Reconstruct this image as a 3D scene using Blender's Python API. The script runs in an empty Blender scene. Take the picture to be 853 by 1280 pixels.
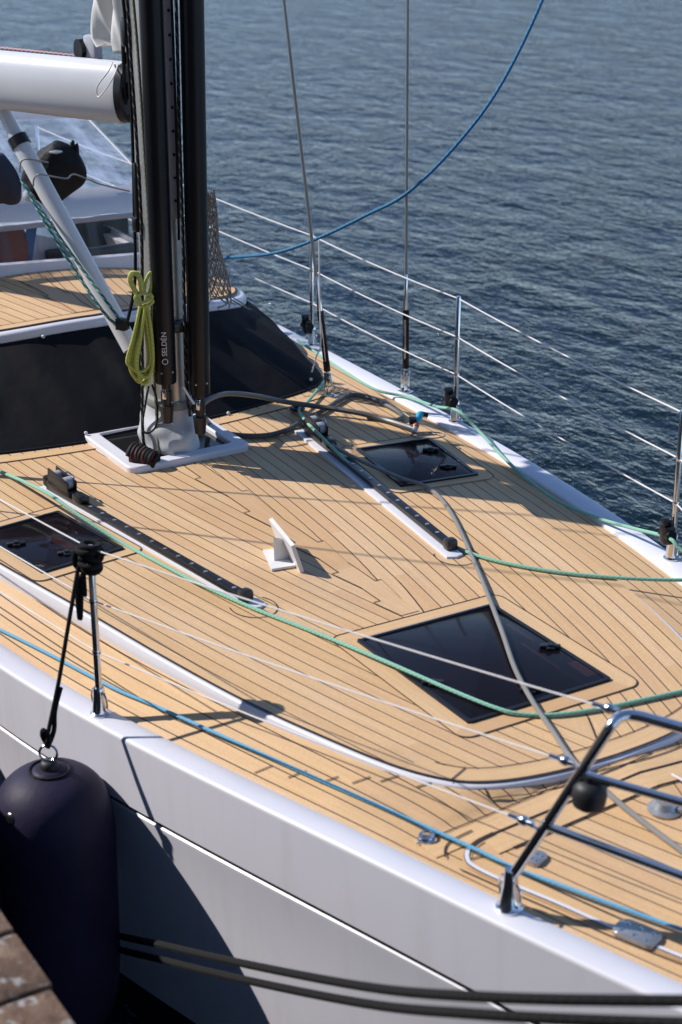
import bpy, bmesh, math, random
from mathutils import Vector, Matrix
random.seed(7)
V = Vector
C = bpy.context.scene.collection
SC = bpy.context.scene
PI = math.pi

# ------------------------------------------------------------------ camera
# metres; x forward to the bow, y to port, z up; the raised foredeck is z = 0
CAM = V((0.0, -3.2296, 2.8195))
RT = V((0.512096, 0.858926, -0.001927)); UP = V((-0.324439, 0.195508, 0.925482)); FW = V((-0.795297, 0.473310, -0.378788))
F = 2198.08
def ray(px, py):
    return RT*((px-426.5)/F) - UP*((py-640)/F) + FW
def P(px, py, z=0.0):            # the point of the plane at height z (m) that was measured there
    d = ray(px, py); return CAM + d*((z-CAM.z)/d.z)
def PX(px, py, x):
    d = ray(px, py); return CAM + d*((x-CAM.x)/d.x)
def PY(px, py, y):
    d = ray(px, py); return CAM + d*((y-CAM.y)/d.y)
FH = V((FW.x, FW.y, 0)).normalized()
RH = V((RT.x, RT.y, 0)).normalized()
def PV(px, py, q):               # upright plane through q
    q = V((q[0], q[1], 0)); d = ray(px, py); return CAM + d*((q-CAM).dot(FH)/d.dot(FH))

cam = bpy.data.cameras.new('camera'); co = bpy.data.objects.new('camera', cam); C.objects.link(co)
M = Matrix.Identity(4)
for i in range(3):
    M[i][0] = RT[i]; M[i][1] = UP[i]; M[i][2] = -FW[i]; M[i][3] = CAM[i]
co.matrix_world = M
cam.sensor_fit = 'VERTICAL'; cam.sensor_height = 36; cam.lens = F/1280*36
cam.clip_start = 0.05; cam.clip_end = 5000
cam.dof.use_dof = True; cam.dof.focus_distance = 7.6; cam.dof.aperture_fstop = 2.9
SC.camera = co

# ------------------------------------------------------------------ light
SAZ = math.radians(42); SEL = math.radians(39)
S = V((-math.cos(SAZ)*math.cos(SEL), -math.sin(SAZ)*math.cos(SEL), math.sin(SEL)))
sun = bpy.data.lights.new('sun', 'SUN'); so = bpy.data.objects.new('sun', sun); C.objects.link(so)
sun.energy = 3.8; sun.angle = math.radians(0.55); sun.color = (1.0, 0.955, 0.90)
so.rotation_euler = (-S).to_track_quat('-Z', 'Y').to_euler(); so.location = (0, 0, 30)
W = bpy.data.worlds.new('World'); SC.world = W; W.use_nodes = True
nt = W.node_tree
sky = nt.nodes.new('ShaderNodeTexSky'); sky.sky_type = 'NISHITA'; sky.sun_disc = False
sky.sun_elevation = SEL; sky.sun_rotation = math.atan2(S.x, S.y)
sky.air_density = 1.0; sky.dust_density = 0.0; sky.ozone_density = 3.0; sky.altitude = 2500
nt.links.new(sky.outputs[0], nt.nodes['Background'].inputs[0]); nt.nodes['Background'].inputs[1].default_value = 0.12
SC.view_settings.view_transform = 'Standard'; SC.view_settings.look = 'None'
SC.view_settings.exposure = 0.58; SC.view_settings.gamma = 1.0

# ------------------------------------------------------------------ materials
class NT:
    def __init__(s, name):
        s.m = bpy.data.materials.new(name); s.m.use_nodes = True
        s.t = s.m.node_tree; s.b = s.t.nodes['Principled BSDF']
    def n(s, typ, **kw):
        a = s.t.nodes.new('ShaderNode'+typ)
        for k, v in kw.items():
            if k.startswith('i_'):
                a.inputs[k[2:].replace('_', ' ')].default_value = v
            else: setattr(a, k, v)
        return a
    def l(s, a, b): s.t.links.new(a, b)
    def math(s, op, a, b=None, c=None):
        n = s.n('Math', operation=op)
        for i, v in enumerate((a, b, c)):
            if v is None: continue
            if isinstance(v, (int, float)): n.inputs[i].default_value = v
            else: s.l(v, n.inputs[i])
        return n.outputs[0]
    def mix(s, f, a, b, mode='MIX'):
        n = s.n('Mix', data_type='RGBA', blend_type=mode)
        for i, v in ((0, f), (6, a), (7, b)):
            if isinstance(v, (int, float)): n.inputs[i].default_value = v
            elif isinstance(v, tuple): n.inputs[i].default_value = (*v, 1)
            else: s.l(v, n.inputs[i])
        return n.outputs[2]
    def ramp(s, f, stops):
        n = s.n('ValToRGB'); r = n.color_ramp
        while len(r.elements) < len(stops): r.elements.new(0.5)
        for e, (p, c) in zip(r.elements, stops):
            e.position = p; e.color = (c, c, c, 1) if isinstance(c, (int, float)) else (*c, 1)
        s.l(f, n.inputs[0]); return n.outputs[0]
    def set(s, **kw):
        for k, v in kw.items():
            k = k.replace('_', ' ')
            if isinstance(v, tuple) and len(v) == 3: v = (*v, 1)
            s.b.inputs[k].default_value = v
    def bump(s, h, strength=0.3, dist=0.01):
        n = s.n('Bump'); n.inputs['Strength'].default_value = strength; n.inputs['Distance'].default_value = dist
        s.l(h, n.inputs['Height']); s.l(n.outputs[0], s.b.inputs['Normal']); return n
MT = {}
def plain(name, col, rough=0.5, metal=0.0, var=0.06, scale=8.0, bump=0.0, bscale=60.0, rvar=0.1, spec=0.5, coat=0.0):
    k = NT(name)
    tc = k.n('TexCoord').outputs['Object']
    no = k.n('TexNoise', i_Scale=scale, i_Detail=5.0, i_Roughness=0.6); k.l(tc, no.inputs['Vector'])
    f = k.ramp(no.outputs[0], [(0.3, 0.0), (0.7, 1.0)])
    a = tuple(c*(1-var) for c in col); b = tuple(min(1, c*(1+var)) for c in col)
    k.l(k.mix(f, a, b), k.b.inputs['Base Color'])
    k.l(k.math('MULTIPLY_ADD', no.outputs[0], rvar, rough-rvar/2), k.b.inputs['Roughness'])
    k.set(Metallic=metal, Specular_IOR_Level=spec, Coat_Weight=coat)
    if bump:
        n2 = k.n('TexNoise', i_Scale=bscale, i_Detail=3.0); k.l(tc, n2.inputs['Vector'])
        k.bump(n2.outputs[0], bump, 0.01)
    MT[name] = k.m; return k
plain('gelcoat', (0.66, 0.65, 0.70), 0.34, var=0.025, scale=3)
plain('topsides', (0.76, 0.745, 0.82), 0.24, var=0.02, scale=2)
plain('antifoul', (0.012, 0.013, 0.018), 0.5)
plain('black_plastic', (0.014, 0.014, 0.016), 0.35, var=0.2)
plain('black_gloss', (0.008, 0.008, 0.010), 0.3, spec=0.35)
plain('rubber', (0.012, 0.012, 0.014), 0.55)
plain('caulk', (0.030, 0.020, 0.016), 0.6)
plain('steel', (0.72, 0.72, 0.74), 0.16, metal=1.0, var=0.03, rvar=0.08)
plain('wire', (0.26, 0.25, 0.24), 0.38, metal=0.6)
plain('life_wire', (0.66, 0.64, 0.64), 0.5, metal=0.0)
plain('aluminium', (0.50, 0.49, 0.47), 0.38, metal=0.75, var=0.05, scale=5)
plain('white_paint', (0.68, 0.675, 0.685), 0.3, var=0.02)
plain('sleeve', (0.46, 0.48, 0.50), 0.55, var=0.06, bump=0.15, bscale=25)
plain('sleeve_band', (0.20, 0.22, 0.21), 0.6)
plain('sailcloth', (0.74, 0.72, 0.69), 0.6, var=0.04, scale=4, bump=0.2, bscale=14)
plain('hood_cloth', (0.62, 0.65, 0.74), 0.7, var=0.06, scale=3, bump=0.2, bscale=12)
def translucent(name, col, f):
    m_ = MT[name]; t = m_.node_tree; b = t.nodes['Principled BSDF']; tr = t.nodes.new('ShaderNodeBsdfTranslucent'); tr.inputs[0].default_value = (*col, 1)
    mx = t.nodes.new('ShaderNodeMixShader'); mx.inputs[0].default_value = f
    t.links.new(b.outputs[0], mx.inputs[1]); t.links.new(tr.outputs[0], mx.inputs[2]); t.links.new(mx.outputs[0], t.nodes['Material Output'].inputs[0])
translucent('hood_cloth', (0.74, 0.78, 0.88), 0.5); translucent('sailcloth', (0.75, 0.72, 0.66), 0.3)
plain('frame_grey', (0.36, 0.36, 0.40), 0.4)
plain('navy_cloth', (0.020, 0.024, 0.045), 0.75, var=0.2, bump=0.4, bscale=25)
plain('black_cloth', (0.008, 0.008, 0.010), 0.65, var=0.25, scale=20, bump=0.6, bscale=30, spec=0.25)
plain('hose_grey', (0.085, 0.085, 0.08), 0.45, var=0.08)
plain('line_grey', (0.20, 0.19, 0.18), 0.5, var=0.08)
plain('white_strap', (0.72, 0.68, 0.66), 0.6)
plain('cyan_plastic', (0.02, 0.33, 0.50), 0.35)
plain('orange_plastic', (0.55, 0.10, 0.03), 0.4)
plain('rust_cloth', (0.16, 0.045, 0.022), 0.8)
plain('blue_strap', (0.03, 0.09, 0.25), 0.6)
plain('galvanised', (0.42, 0.42, 0.42), 0.35, metal=0.7, var=0.15, scale=40)
plain('leather', (0.045, 0.046, 0.05), 0.55)

for nm in ('topsides',):
    m_ = MT[nm]; t = m_.node_tree; b = t.nodes['Principled BSDF']; L = [l for l in t.links if l.to_socket == b.inputs['Base Color']][0]; src = L.from_socket
    tc_ = t.nodes.new('ShaderNodeTexCoord'); mp_ = t.nodes.new('ShaderNodeMapping'); mp_.inputs['Scale'].default_value = (9, 9, .7); n_ = t.nodes.new('ShaderNodeTexNoise'); n_.inputs['Scale'].default_value = 1.5; n_.inputs['Detail'].default_value = 5
    r_ = t.nodes.new('ShaderNodeValToRGB'); r_.color_ramp.elements[0].position = .5; r_.color_ramp.elements[0].color = (1, 1, 1, 1); r_.color_ramp.elements[1].position = .8; r_.color_ramp.elements[1].color = (.93, .93, .92, 1)
    mxx = t.nodes.new('ShaderNodeMix'); mxx.data_type = 'RGBA'; mxx.blend_type = 'MULTIPLY'; mxx.inputs[0].default_value = 1
    t.links.new(tc_.outputs['Object'], mp_.inputs[0]); t.links.new(mp_.outputs[0], n_.inputs['Vector']); t.links.new(n_.outputs[0], r_.inputs[0]); t.links.new(src, mxx.inputs[6]); t.links.new(r_.outputs[0], mxx.inputs[7]); t.links.new(mxx.outputs[2], b.inputs['Base Color'])
k = NT('smoked_glass'); k.set(Base_Color=(0.010, 0.009, 0.013), Roughness=0.06, Specular_IOR_Level=0.45); MT['smoked_glass'] = k.m
tc = k.n('TexCoord').outputs['Object']; no = k.n('TexNoise', i_Scale=9.0, i_Detail=4.0); k.l(tc, no.inputs['Vector'])
k.l(k.ramp(no.outputs[0], [(0.3, 0.04), (0.8, 0.12)]), k.b.inputs['Roughness'])
tr = k.n('BsdfTransparent'); tr.inputs[0].default_value = (0.82, 0.74, 0.76, 1); mx = k.n('MixShader'); mx.inputs[0].default_value = 0.36; k.l(tr.outputs[0], mx.inputs[1]); k.l(k.b.outputs[0], mx.inputs[2]); k.l(mx.outputs[0], k.t.nodes['Material Output'].inputs[0])
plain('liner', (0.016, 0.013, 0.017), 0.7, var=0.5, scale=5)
plain('reflection_brown', (0.26, 0.14, 0.10), 0.5, var=0.3)  # brown of the reflections drawn under the hatch glass
k = NT('dark_opening'); k.set(Base_Color=(0.012, 0.012, 0.012), Roughness=0.12); MT['dark_opening'] = k.m

def clear(name, tint, alpha, rough):
    k = NT(name); k.set(Base_Color=tint, Roughness=rough, Specular_IOR_Level=0.5)
    tr = k.n('BsdfTransparent'); mx = k.n('MixShader')
    tcx = k.n('TexCoord').outputs['Object']
    mp = k.n('Mapping'); k.l(tcx, mp.inputs[0]); mp.inputs['Scale'].default_value = (3, 9, 1.0)
    no = k.n('TexNoise', i_Scale=1.2, i_Detail=3.0); k.l(mp.outputs[0], no.inputs['Vector'])
    k.l(k.math('MULTIPLY', k.ramp(no.outputs[0], [(0.4, 0.35), (0.75, 1.6)]), alpha), mx.inputs[0])
    k.l(tr.outputs[0], mx.inputs[1]); k.l(k.b.outputs[0], mx.inputs[2])
    k.l(mx.outputs[0], k.t.nodes['Material Output'].inputs[0]); MT[name] = k.m
clear('clear_vinyl', (0.56, 0.64, 0.80), 0.55, 0.25)
clear('window_glass', (0.02, 0.025, 0.045), 0.45, 0.05)

def teak(name, w, caulk=True, tone=1.0):
    k = NT(name)
    uv = k.n('UVMap').outputs[0]; sp = k.n('SeparateXYZ'); k.l(uv, sp.inputs[0])
    u, v = sp.outputs[0], sp.outputs[1]
    vw = k.math('DIVIDE', v, w); idn = k.math('FLOOR', vw); fr = k.math('FRACT', vw)
    # butt joints: each plank is cut into lengths
    wn0 = k.n('TexWhiteNoise', noise_dimensions='1D'); k.l(idn, wn0.inputs['W'])
    uu = k.math('ADD', k.math('DIVIDE', u, 2.6), k.math('MULTIPLY', wn0.outputs[0], 7.0))
    seg = k.math('FLOOR', uu); fu = k.math('FRACT', uu)
    cb = k.n('CombineXYZ'); k.l(idn, cb.inputs[0]); k.l(seg, cb.inputs[1])
    wn = k.n('TexWhiteNoise', noise_dimensions='2D'); k.l(cb.outputs[0], wn.inputs['Vector'])
    gv = k.n('CombineXYZ'); k.l(k.math('MULTIPLY', u, 3.0), gv.inputs[0]); k.l(k.math('MULTIPLY', v, 90.0), gv.inputs[1]); k.l(k.math('MULTIPLY', wn.outputs[0], 50.0), gv.inputs[2])
    g = k.n('TexNoise', i_Scale=1.0, i_Detail=5.0, i_Roughness=0.6); k.l(gv.outputs[0], g.inputs['Vector'])
    bg = k.n('TexNoise', i_Scale=2.2, i_Detail=4.0); k.l(k.n('TexCoord').outputs['Object'], bg.inputs['Vector'])
    fine = k.n('TexNoise', i_Scale=260.0, i_Detail=2.0); k.l(k.n('TexCoord').outputs['Object'], fine.inputs['Vector'])
    A = (0.64*tone, 0.412*tone, 0.205*tone); B = (0.72*tone, 0.482*tone, 0.258*tone)
    c = k.mix(k.ramp(wn.outputs[0], [(0.05, 0.0), (0.95, 1.0)]), A, B)
    odd = k.n('TexWhiteNoise', noise_dimensions='2D'); o2 = k.n('CombineXYZ'); k.l(seg, o2.inputs[0]); k.l(idn, o2.inputs[1]); k.l(o2.outputs[0], odd.inputs['Vector'])
    c = k.mix(k.ramp(odd.outputs[0], [(0.76, 0.0), (0.80, 0.40)]), c, (0.60*tone, 0.355*tone, 0.20*tone))
    c = k.mix(k.ramp(odd.outputs[0], [(0.12, 0.30), (0.16, 0.0)]), c, (0.74*tone, 0.55*tone, 0.36*tone))
    c = k.mix(k.ramp(g.outputs[0], [(0.3, 0.0), (0.7, 0.55)]), c, (0.50*tone, 0.30*tone, 0.155*tone))
    c = k.mix(k.ramp(bg.outputs[0], [(0.38, 0.0), (0.72, 0.22)]), c, (0.64*tone, 0.49*tone, 0.34*tone))
    st = k.n('TexNoise', i_Scale=0.9, i_Detail=6.0, i_Roughness=0.7); k.l(k.n('TexCoord').outputs['Object'], st.inputs['Vector'])
    c = k.mix(k.ramp(st.outputs[0], [(0.56, 0.0), (0.68, 0.30)]), c, (0.40*tone, 0.27*tone, 0.165*tone))
    c = k.mix(k.ramp(fine.outputs[0], [(0.35, 0.30), (0.6, 0.0)]), c, (0.30, 0.17, 0.08))
    if caulk:
        d = k.math('ABSOLUTE', k.math('SUBTRACT', fr, 0.5))
        e = k.math('SUBTRACT', 0.5, d)
        ed = k.math('MULTIPLY', e, w)
        m = k.ramp(k.math('MULTIPLY', ed, 100.0), [(0.19, 1.0), (0.25, 0.0)])
        c = k.mix(m, c, (0.05, 0.032, 0.022))
        inv = k.math('SUBTRACT', 1.0, m)
        k.bump(k.math('MULTIPLY_ADD', g.outputs[0], 0.25, inv), 0.35, 0.002)
    else:
        k.bump(g.outputs[0], 0.15, 0.002)
    k.l(c, k.b.inputs['Base Color']); k.set(Roughness=0.62, Specular_IOR_Level=0.25)
    MT[name] = k.m
PW = 0.058
teak('teak', PW); teak('teak_board', 3.0, False, 0.97)

def rope_mat(name, c1, c2, pitch=0.03, frac=0.5, rough=0.7):
    k = NT(name)
    uv = k.n('UVMap').outputs[0]; sp = k.n('SeparateXYZ'); k.l(uv, sp.inputs[0])
    t = k.math('DIVIDE', sp.outputs[1], pitch)
    a = k.math('FRACT', k.math('ADD', t, k.math('MULTIPLY', sp.outputs[0], 2.0)))
    b = k.math('FRACT', k.math('SUBTRACT', t, k.math('MULTIPLY', sp.outputs[0], 2.0)))
    m = k.math('MULTIPLY', k.math('LESS_THAN', a, frac), k.math('LESS_THAN', b, 0.75))
    no = k.n('TexNoise', i_Scale=140.0, i_Detail=2.0); k.l(k.n('TexCoord').outputs['Object'], no.inputs['Vector'])
    c = k.mix(m, c1, c2)
    c = k.mix(k.math('MULTIPLY', no.outputs[0], 0.45), c, tuple(x*0.55 for x in c1))
    k.l(c, k.b.inputs['Base Color']); k.set(Roughness=rough, Specular_IOR_Level=0.3)
    h = k.math('ADD', k.math('PINGPONG', k.math('MULTIPLY', a, 1.0), 0.5), k.math('PINGPONG', b, 0.5))
    k.bump(h, 0.22, 0.002); MT[name] = k.m
rope_mat('rope_green', (0.22, 0.47, 0.35), (0.30, 0.55, 0.42), 0.02)
rope_mat('rope_teal', (0.02, 0.16, 0.15), (0.45, 0.55, 0.52), 0.05, 0.35)
rope_mat('rope_blue', (0.12, 0.38, 0.60), (0.16, 0.42, 0.62), 0.02)
rope_mat('rope_deep_blue', (0.02, 0.13, 0.28), (0.05, 0.22, 0.38), 0.03)
rope_mat('rope_yellow', (0.46, 0.50, 0.09), (0.56, 0.58, 0.20), 0.02)
rope_mat('rope_black', (0.005, 0.005, 0.006), (0.010, 0.010, 0.011), 0.03, 0.5, 0.9)
rope_mat('rope_fleck', (0.012, 0.012, 0.013), (0.20, 0.20, 0.19), 0.05, 0.25)
rope_mat('rope_red', (0.50, 0.42, 0.40), (0.42, 0.06, 0.05), 0.03, 0.5)
rope_mat('rope_olive', (0.18, 0.19, 0.10), (0.34, 0.34, 0.26), 0.03)
rope_mat('rope_net', (0.34, 0.32, 0.30), (0.10, 0.09, 0.085), 0.03)
rope_mat('rope_coil', (0.010, 0.010, 0.011), (0.30, 0.03, 0.02), 0.09, 0.15)

# windscreen cover: woven mesh cloth
k = plain('mesh_cloth', (0.010, 0.010, 0.013), 0.75, var=0.2, scale=3, spec=0.2)
tc = k.n('TexCoord').outputs['Object']
n1 = k.n('TexNoise', i_Scale=3.0, i_Detail=3.0); k.l(tc, n1.inputs['Vector'])
n2 = k.n('TexNoise', i_Scale=300.0, i_Detail=1.0); k.l(tc, n2.inputs['Vector'])
k.bump(k.math('MULTIPLY_ADD', n2.outputs[0], 0.08, n1.outputs[0]), 0.40, 0.05)
k.set(Specular_IOR_Level=0.1)
# fender cloth
k = plain('fender_cloth', (0.022, 0.018, 0.042), 0.55, var=0.2, scale=6, bump=0.10, bscale=40, spec=0.18)

# water
k = NT('water')
tc = k.n('TexCoord').outputs['Object']
mp = k.n('Mapping'); k.l(tc, mp.inputs[0]); mp.inputs['Rotation'].default_value = (0, 0, math.radians(38)); mp.inputs['Scale'].default_value = (1.35, 2.3, 1.35)
wr = k.n('TexNoise', i_Scale=0.6, i_Detail=2.0); k.l(mp.outputs[0], wr.inputs['Vector'])
a1 = k.n('TexNoise', i_Scale=1.5, i_Detail=3.0, i_Roughness=0.5, i_Distortion=0.4); k.l(mp.outputs[0], a1.inputs['Vector'])
a2 = k.n('TexNoise', i_Scale=4.5, i_Detail=3.0, i_Roughness=0.55, i_Distortion=0.8); k.l(mp.outputs[0], a2.inputs['Vector'])
a3 = k.n('TexNoise', i_Scale=14.0, i_Detail=2.0, i_Roughness=0.5); k.l(mp.outputs[0], a3.inputs['Vector'])
h = k.math('MULTIPLY_ADD', a2.outputs[0], 0.45, a1.outputs[0]); h = k.math('MULTIPLY_ADD', a3.outputs[0], 0.12, h)
h = k.math('MULTIPLY', h, k.ramp(wr.outputs[0], [(0.3, 0.55), (0.7, 1.15)]))
bm_ = k.n('Bump'); bm_.inputs['Strength'].default_value = 1.0; bm_.inputs['Distance'].default_value = 0.085; k.l(h, bm_.inputs['Height'])
gust = k.n('TexNoise', i_Scale=0.09, i_Detail=3.0); k.l(tc, gust.inputs['Vector'])
df = k.n('BsdfDiffuse'); gl_ = k.n('BsdfGlossy'); gl_.inputs['Roughness'].default_value = 0.10; gl_.inputs['Color'].default_value = (0.49, 0.53, 0.64, 1)
k.l(k.ramp(gust.outputs[0], [(0.35, (0.0025, 0.008, 0.011)), (0.65, (0.005, 0.013, 0.017))]), df.inputs['Color'])
fn = k.n('Fresnel'); fn.inputs['IOR'].default_value = 1.333; mx = k.n('MixShader')
for a_ in (df, gl_, fn): k.l(bm_.outputs[0], a_.inputs['Normal'])
k.l(fn.outputs[0], mx.inputs[0]); k.l(df.outputs[0], mx.inputs[1]); k.l(gl_.outputs[0], mx.inputs[2]); k.l(mx.outputs[0], k.t.nodes['Material Output'].inputs[0])
MT['water'] = k.m
# dock
k = NT('dock_wood')
tc = k.n('TexCoord').outputs['Object']
n1 = k.n('TexNoise', i_Scale=14.0, i_Detail=6.0, i_Roughness=0.65); k.l(tc, n1.inputs['Vector'])
n2 = k.n('TexNoise', i_Scale=26.0, i_Detail=3.0); k.l(tc, n2.inputs['Vector'])
c = k.ramp(n1.outputs[0], [(0.3, (0.05, 0.03, 0.02)), (0.5, (0.14, 0.08, 0.05)), (0.7, (0.23, 0.15, 0.10))])
c = k.mix(k.ramp(n2.outputs[0], [(0.60, 0.0), (0.68, 1.0)]), c, (0.30, 0.28, 0.26))
k.l(c, k.b.inputs['Base Color']); k.set(Roughness=0.85); k.bump(n1.outputs[0], 0.6, 0.02); MT['dock_wood'] = k.m

# ------------------------------------------------------------------ mesh helpers
LOC = {}
def cat(pts, sub=8, closed=False):
    pts = [V(p) for p in pts]; n = len(pts); out = []
    if n < 3: return pts
    rng = n if closed else n-1
    for i in range(rng):
        if closed: a, b, c, d = pts[(i-1) % n], pts[i], pts[(i+1) % n], pts[(i+2) % n]
        else: a, b, c, d = pts[max(i-1, 0)], pts[i], pts[i+1], pts[min(i+2, n-1)]
        for s in range(sub):
            t = s/sub; t2 = t*t; t3 = t2*t
            out.append(0.5*((2*b)+(c-a)*t+(2*a-5*b+4*c-d)*t2+(3*b-a-3*c+d)*t3))
    if not closed: out.append(pts[-1].copy())
    return out
class MB:
    def __init__(s): s.b = bmesh.new(); s.uv = s.b.loops.layers.uv.new('UVMap')
    def face(s, vs, mi=0, uvs=None):
        try: f = s.b.faces.new(vs)
        except ValueError: return None
        f.material_index = mi
        if uvs:
            for l, q in zip(f.loops, uvs): l[s.uv].uv = q
        return f
    def poly(s, pts, mi=0, uvs=None):
        return s.face([s.b.verts.new(p) for p in pts], mi, uvs)
    def grid(s, rows, mi=0, uvf=None, closed=False, flip=False):
        vs = [[s.b.verts.new(p) for p in r] for r in rows]
        for i in range(len(vs)-1):
            m = len(vs[i]); rr = range(m if closed else m-1)
            for j in rr:
                j2 = (j+1) % m
                q = [vs[i][j], vs[i][j2], vs[i+1][j2], vs[i+1][j]]
                ij = [(i, j), (i, j+1 if closed else j2), (i+1, j+1 if closed else j2), (i+1, j)]
                if flip: q.reverse(); ij.reverse()
                s.face(q, mi, [uvf(*a) for a in ij] if uvf else None)
        return vs
    def tube(s, pts, r, n=8, closed=False, mi=0, caps=True, rs=None, flat=None):
        pts = [V(p) for p in pts]
        N = len(pts); prev = None; rows = []; ln = [0.0]
        for i in range(N):
            if closed: t = pts[(i+1) % N]-pts[i-1]
            else: t = pts[min(i+1, N-1)]-pts[max(i-1, 0)]
            if t.length < 1e-9: t = V((0, 0, 1))
            t.normalize()
            if prev is None:
                a = V((0, 0, 1)) if abs(t.z) < 0.9 else V((1, 0, 0))
                x = t.cross(a).normalized()
            else:
                x = prev - t*prev.dot(t)
                x = x.normalized() if x.length > 1e-6 else t.cross(V((0, 0, 1))).normalized()
            prev = x; y = t.cross(x)
            rr = rs[i] if rs else r
            fx, fy = flat if flat else (1, 1)
            rows.append([pts[i]+x*(rr*fx*math.cos(2*PI*k/n))+y*(rr*fy*math.sin(2*PI*k/n)) for k in range(n)])
            if i: ln.append(ln[-1]+(pts[i]-pts[i-1]).length)
        if closed:
            rows.append(rows[0]); ln.append(ln[-1]+(pts[0]-pts[-1]).length)
        vs = s.grid(rows, mi, lambda i, j: (j/n, ln[i]), closed=True)
        if caps and not closed:
            s.face(list(reversed(vs[0])), mi); s.face(vs[-1], mi)
        return s
    def cyl(s, p0, p1, r0, r1=None, n=16, mi=0):
        return s.tube([p0, p1], r0, n, mi=mi, rs=[r0, r0 if r1 is None else r1])
    def lathe(s, base, prof, n=24, mi=0, axis=None, sx=1.0, sy=1.0, rot=0.0):
        base = V(base); z = (V(axis) if axis is not None else V((0, 0, 1))).normalized()
        x = V((math.cos(rot), math.sin(rot), 0)) if abs(z.z) > 0.9 else z.cross(V((0, 0, 1))).normalized()
        y = z.cross(x).normalized()
        rows = [[base+z*h+x*(r*sx*math.cos(2*PI*k/n))+y*(r*sy*math.sin(2*PI*k/n)) for k in range(n)] for r, h in prof]
        vs = s.grid(rows, mi, lambda i, j: (j/n, prof[i][1]), closed=True)
        if prof[0][0] > 1e-5: s.face(list(reversed(vs[0])), mi)
        if prof[-1][0] > 1e-5: s.face(vs[-1], mi)
        return s
    def box(s, c, size, rz=0.0, mi=0, bev=0.0, mat=None):
        g = bmesh.ops.create_cube(s.b, size=1.0); vs = g['verts']
        m = mat if mat is not None else Matrix.Translation(V(c)) @ Matrix.Rotation(rz, 4, 'Z')
        m = m @ Matrix.Diagonal((*size, 1))
        bmesh.ops.transform(s.b, matrix=m, verts=vs)
        es = list({e for v in vs for e in v.link_edges}); fs = {f for v in vs for f in v.link_faces}
        for f in fs: f.material_index = mi
        if bev: bmesh.ops.bevel(s.b, geom=es, offset=bev, segments=2, affect='EDGES', profile=0.5)
        return s
    def prism(s, poly, z0, z1, mi=0, bev=0.0, uvo=None):
        lo = [s.b.verts.new((p[0], p[1], z0 if not callable(z0) else z0(p))) for p in poly]
        hi = [s.b.verts.new((p[0], p[1], z1 if not callable(z1) else z1(p))) for p in poly]
        n = len(poly)
        area = sum(poly[i][0]*poly[(i+1) % n][1]-poly[(i+1) % n][0]*poly[i][1] for i in range(n))
        if area < 0: lo.reverse(); hi.reverse()
        top = s.face(hi, mi); s.face(list(reversed(lo)), mi)
        for i in range(n): s.face([lo[i], lo[(i+1) % n], hi[(i+1) % n], hi[i]], mi)
        if top:
            for l in top.loops: l[s.uv].uv = (l.vert.co.x, l.vert.co.y)
        if bev and top: bmesh.ops.bevel(s.b, geom=list(top.edges), offset=bev, segments=2, affect='EDGES', profile=0.5)
        return s
    def ring(s, outer, inner, z0, z1, mi=0, uv=None):   # frame between two outlines with equal counts
        n = len(outer)
        def q(L, z): return [s.b.verts.new((p[0], p[1], z)) for p in L]
        a, b, c, d = q(outer, z0), q(outer, z1), q(inner, z1), q(inner, z0)
        cum = 0.0
        for i in range(n):
            j = (i+1) % n
            L = (V(outer[j][:2])-V(outer[i][:2])).length
            s.face([a[i], a[j], b[j], b[i]], mi)
            s.face([b[i], b[j], c[j], c[i]], mi, [(cum, 0), (cum+L, 0), (cum+L, .07), (cum, .07)])
            s.face([c[i], c[j], d[j], d[i]], mi); cum += L
        return s
    def ribbon(s, pts, w, z=0.0, mi=0, closed=False):
        pts = [V(p) for p in pts]; N = len(pts); L = []; R = []
        for i in range(N):
            a = pts[i-1] if (closed or i) else pts[i]; b = pts[(i+1) % N] if (closed or i < N-1) else pts[i]
            t = b-a; t.z = 0
            if t.length < 1e-8: t = V((1, 0, 0))
            t.normalize(); nn = V((-t.y, t.x, 0))*(w/2)
            dz = V((0, 0, z)); L.append(pts[i]+nn+dz); R.append(pts[i]-nn+dz)
        vl = [s.b.verts.new(p) for p in L]; vr = [s.b.verts.new(p) for p in R]
        cum = 0
        for i in range(N if closed else N-1):
            j = (i+1) % N; l = (pts[j]-pts[i]).length
            s.face([vr[i], vr[j], vl[j], vl[i]], mi, [(cum, 0), (cum+l, 0), (cum+l, w), (cum, w)]); cum += l
        return s
    def split(s, name, mats, parent, **kw):      # every loose piece becomes an object of its own
        bmesh.ops.remove_doubles(s.b, verts=s.b.verts, dist=1e-5)
        seen = set(); out = []
        for f in list(s.b.faces):
            if f in seen: continue
            st = [f]; isl = []; seen.add(f)
            while st:
                a = st.pop(); isl.append(a)
                for v in a.verts:
                    for b in v.link_faces:
                        if b not in seen: seen.add(b); st.append(b)
            q = MB(); mp = {}
            for a in isl:
                for v in a.verts:
                    if v not in mp: mp[v] = q.b.verts.new(v.co)
                q.face([mp[v] for v in a.verts], a.material_index, [tuple(l[s.uv].uv) for l in a.loops])
            out.append(q.build(name, mats, parent, **kw))
        s.b.free(); return out
    def build(s, name, mats, parent=None, smooth=True, angle=38, recalc=True):
        bmesh.ops.remove_doubles(s.b, verts=s.b.verts, dist=1e-5)
        if recalc: bmesh.ops.recalc_face_normals(s.b, faces=s.b.faces)
        if parent is not None: org = LOC[parent.name]
        else:
            cs = [v.co for v in s.b.verts]
            org = V(((min(c.x for c in cs)+max(c.x for c in cs))/2, (min(c.y for c in cs)+max(c.y for c in cs))/2, min(c.z for c in cs)))
        bmesh.ops.translate(s.b, verts=s.b.verts, vec=-org)
        me = bpy.data.meshes.new(name); s.b.to_mesh(me); s.b.free()
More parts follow.
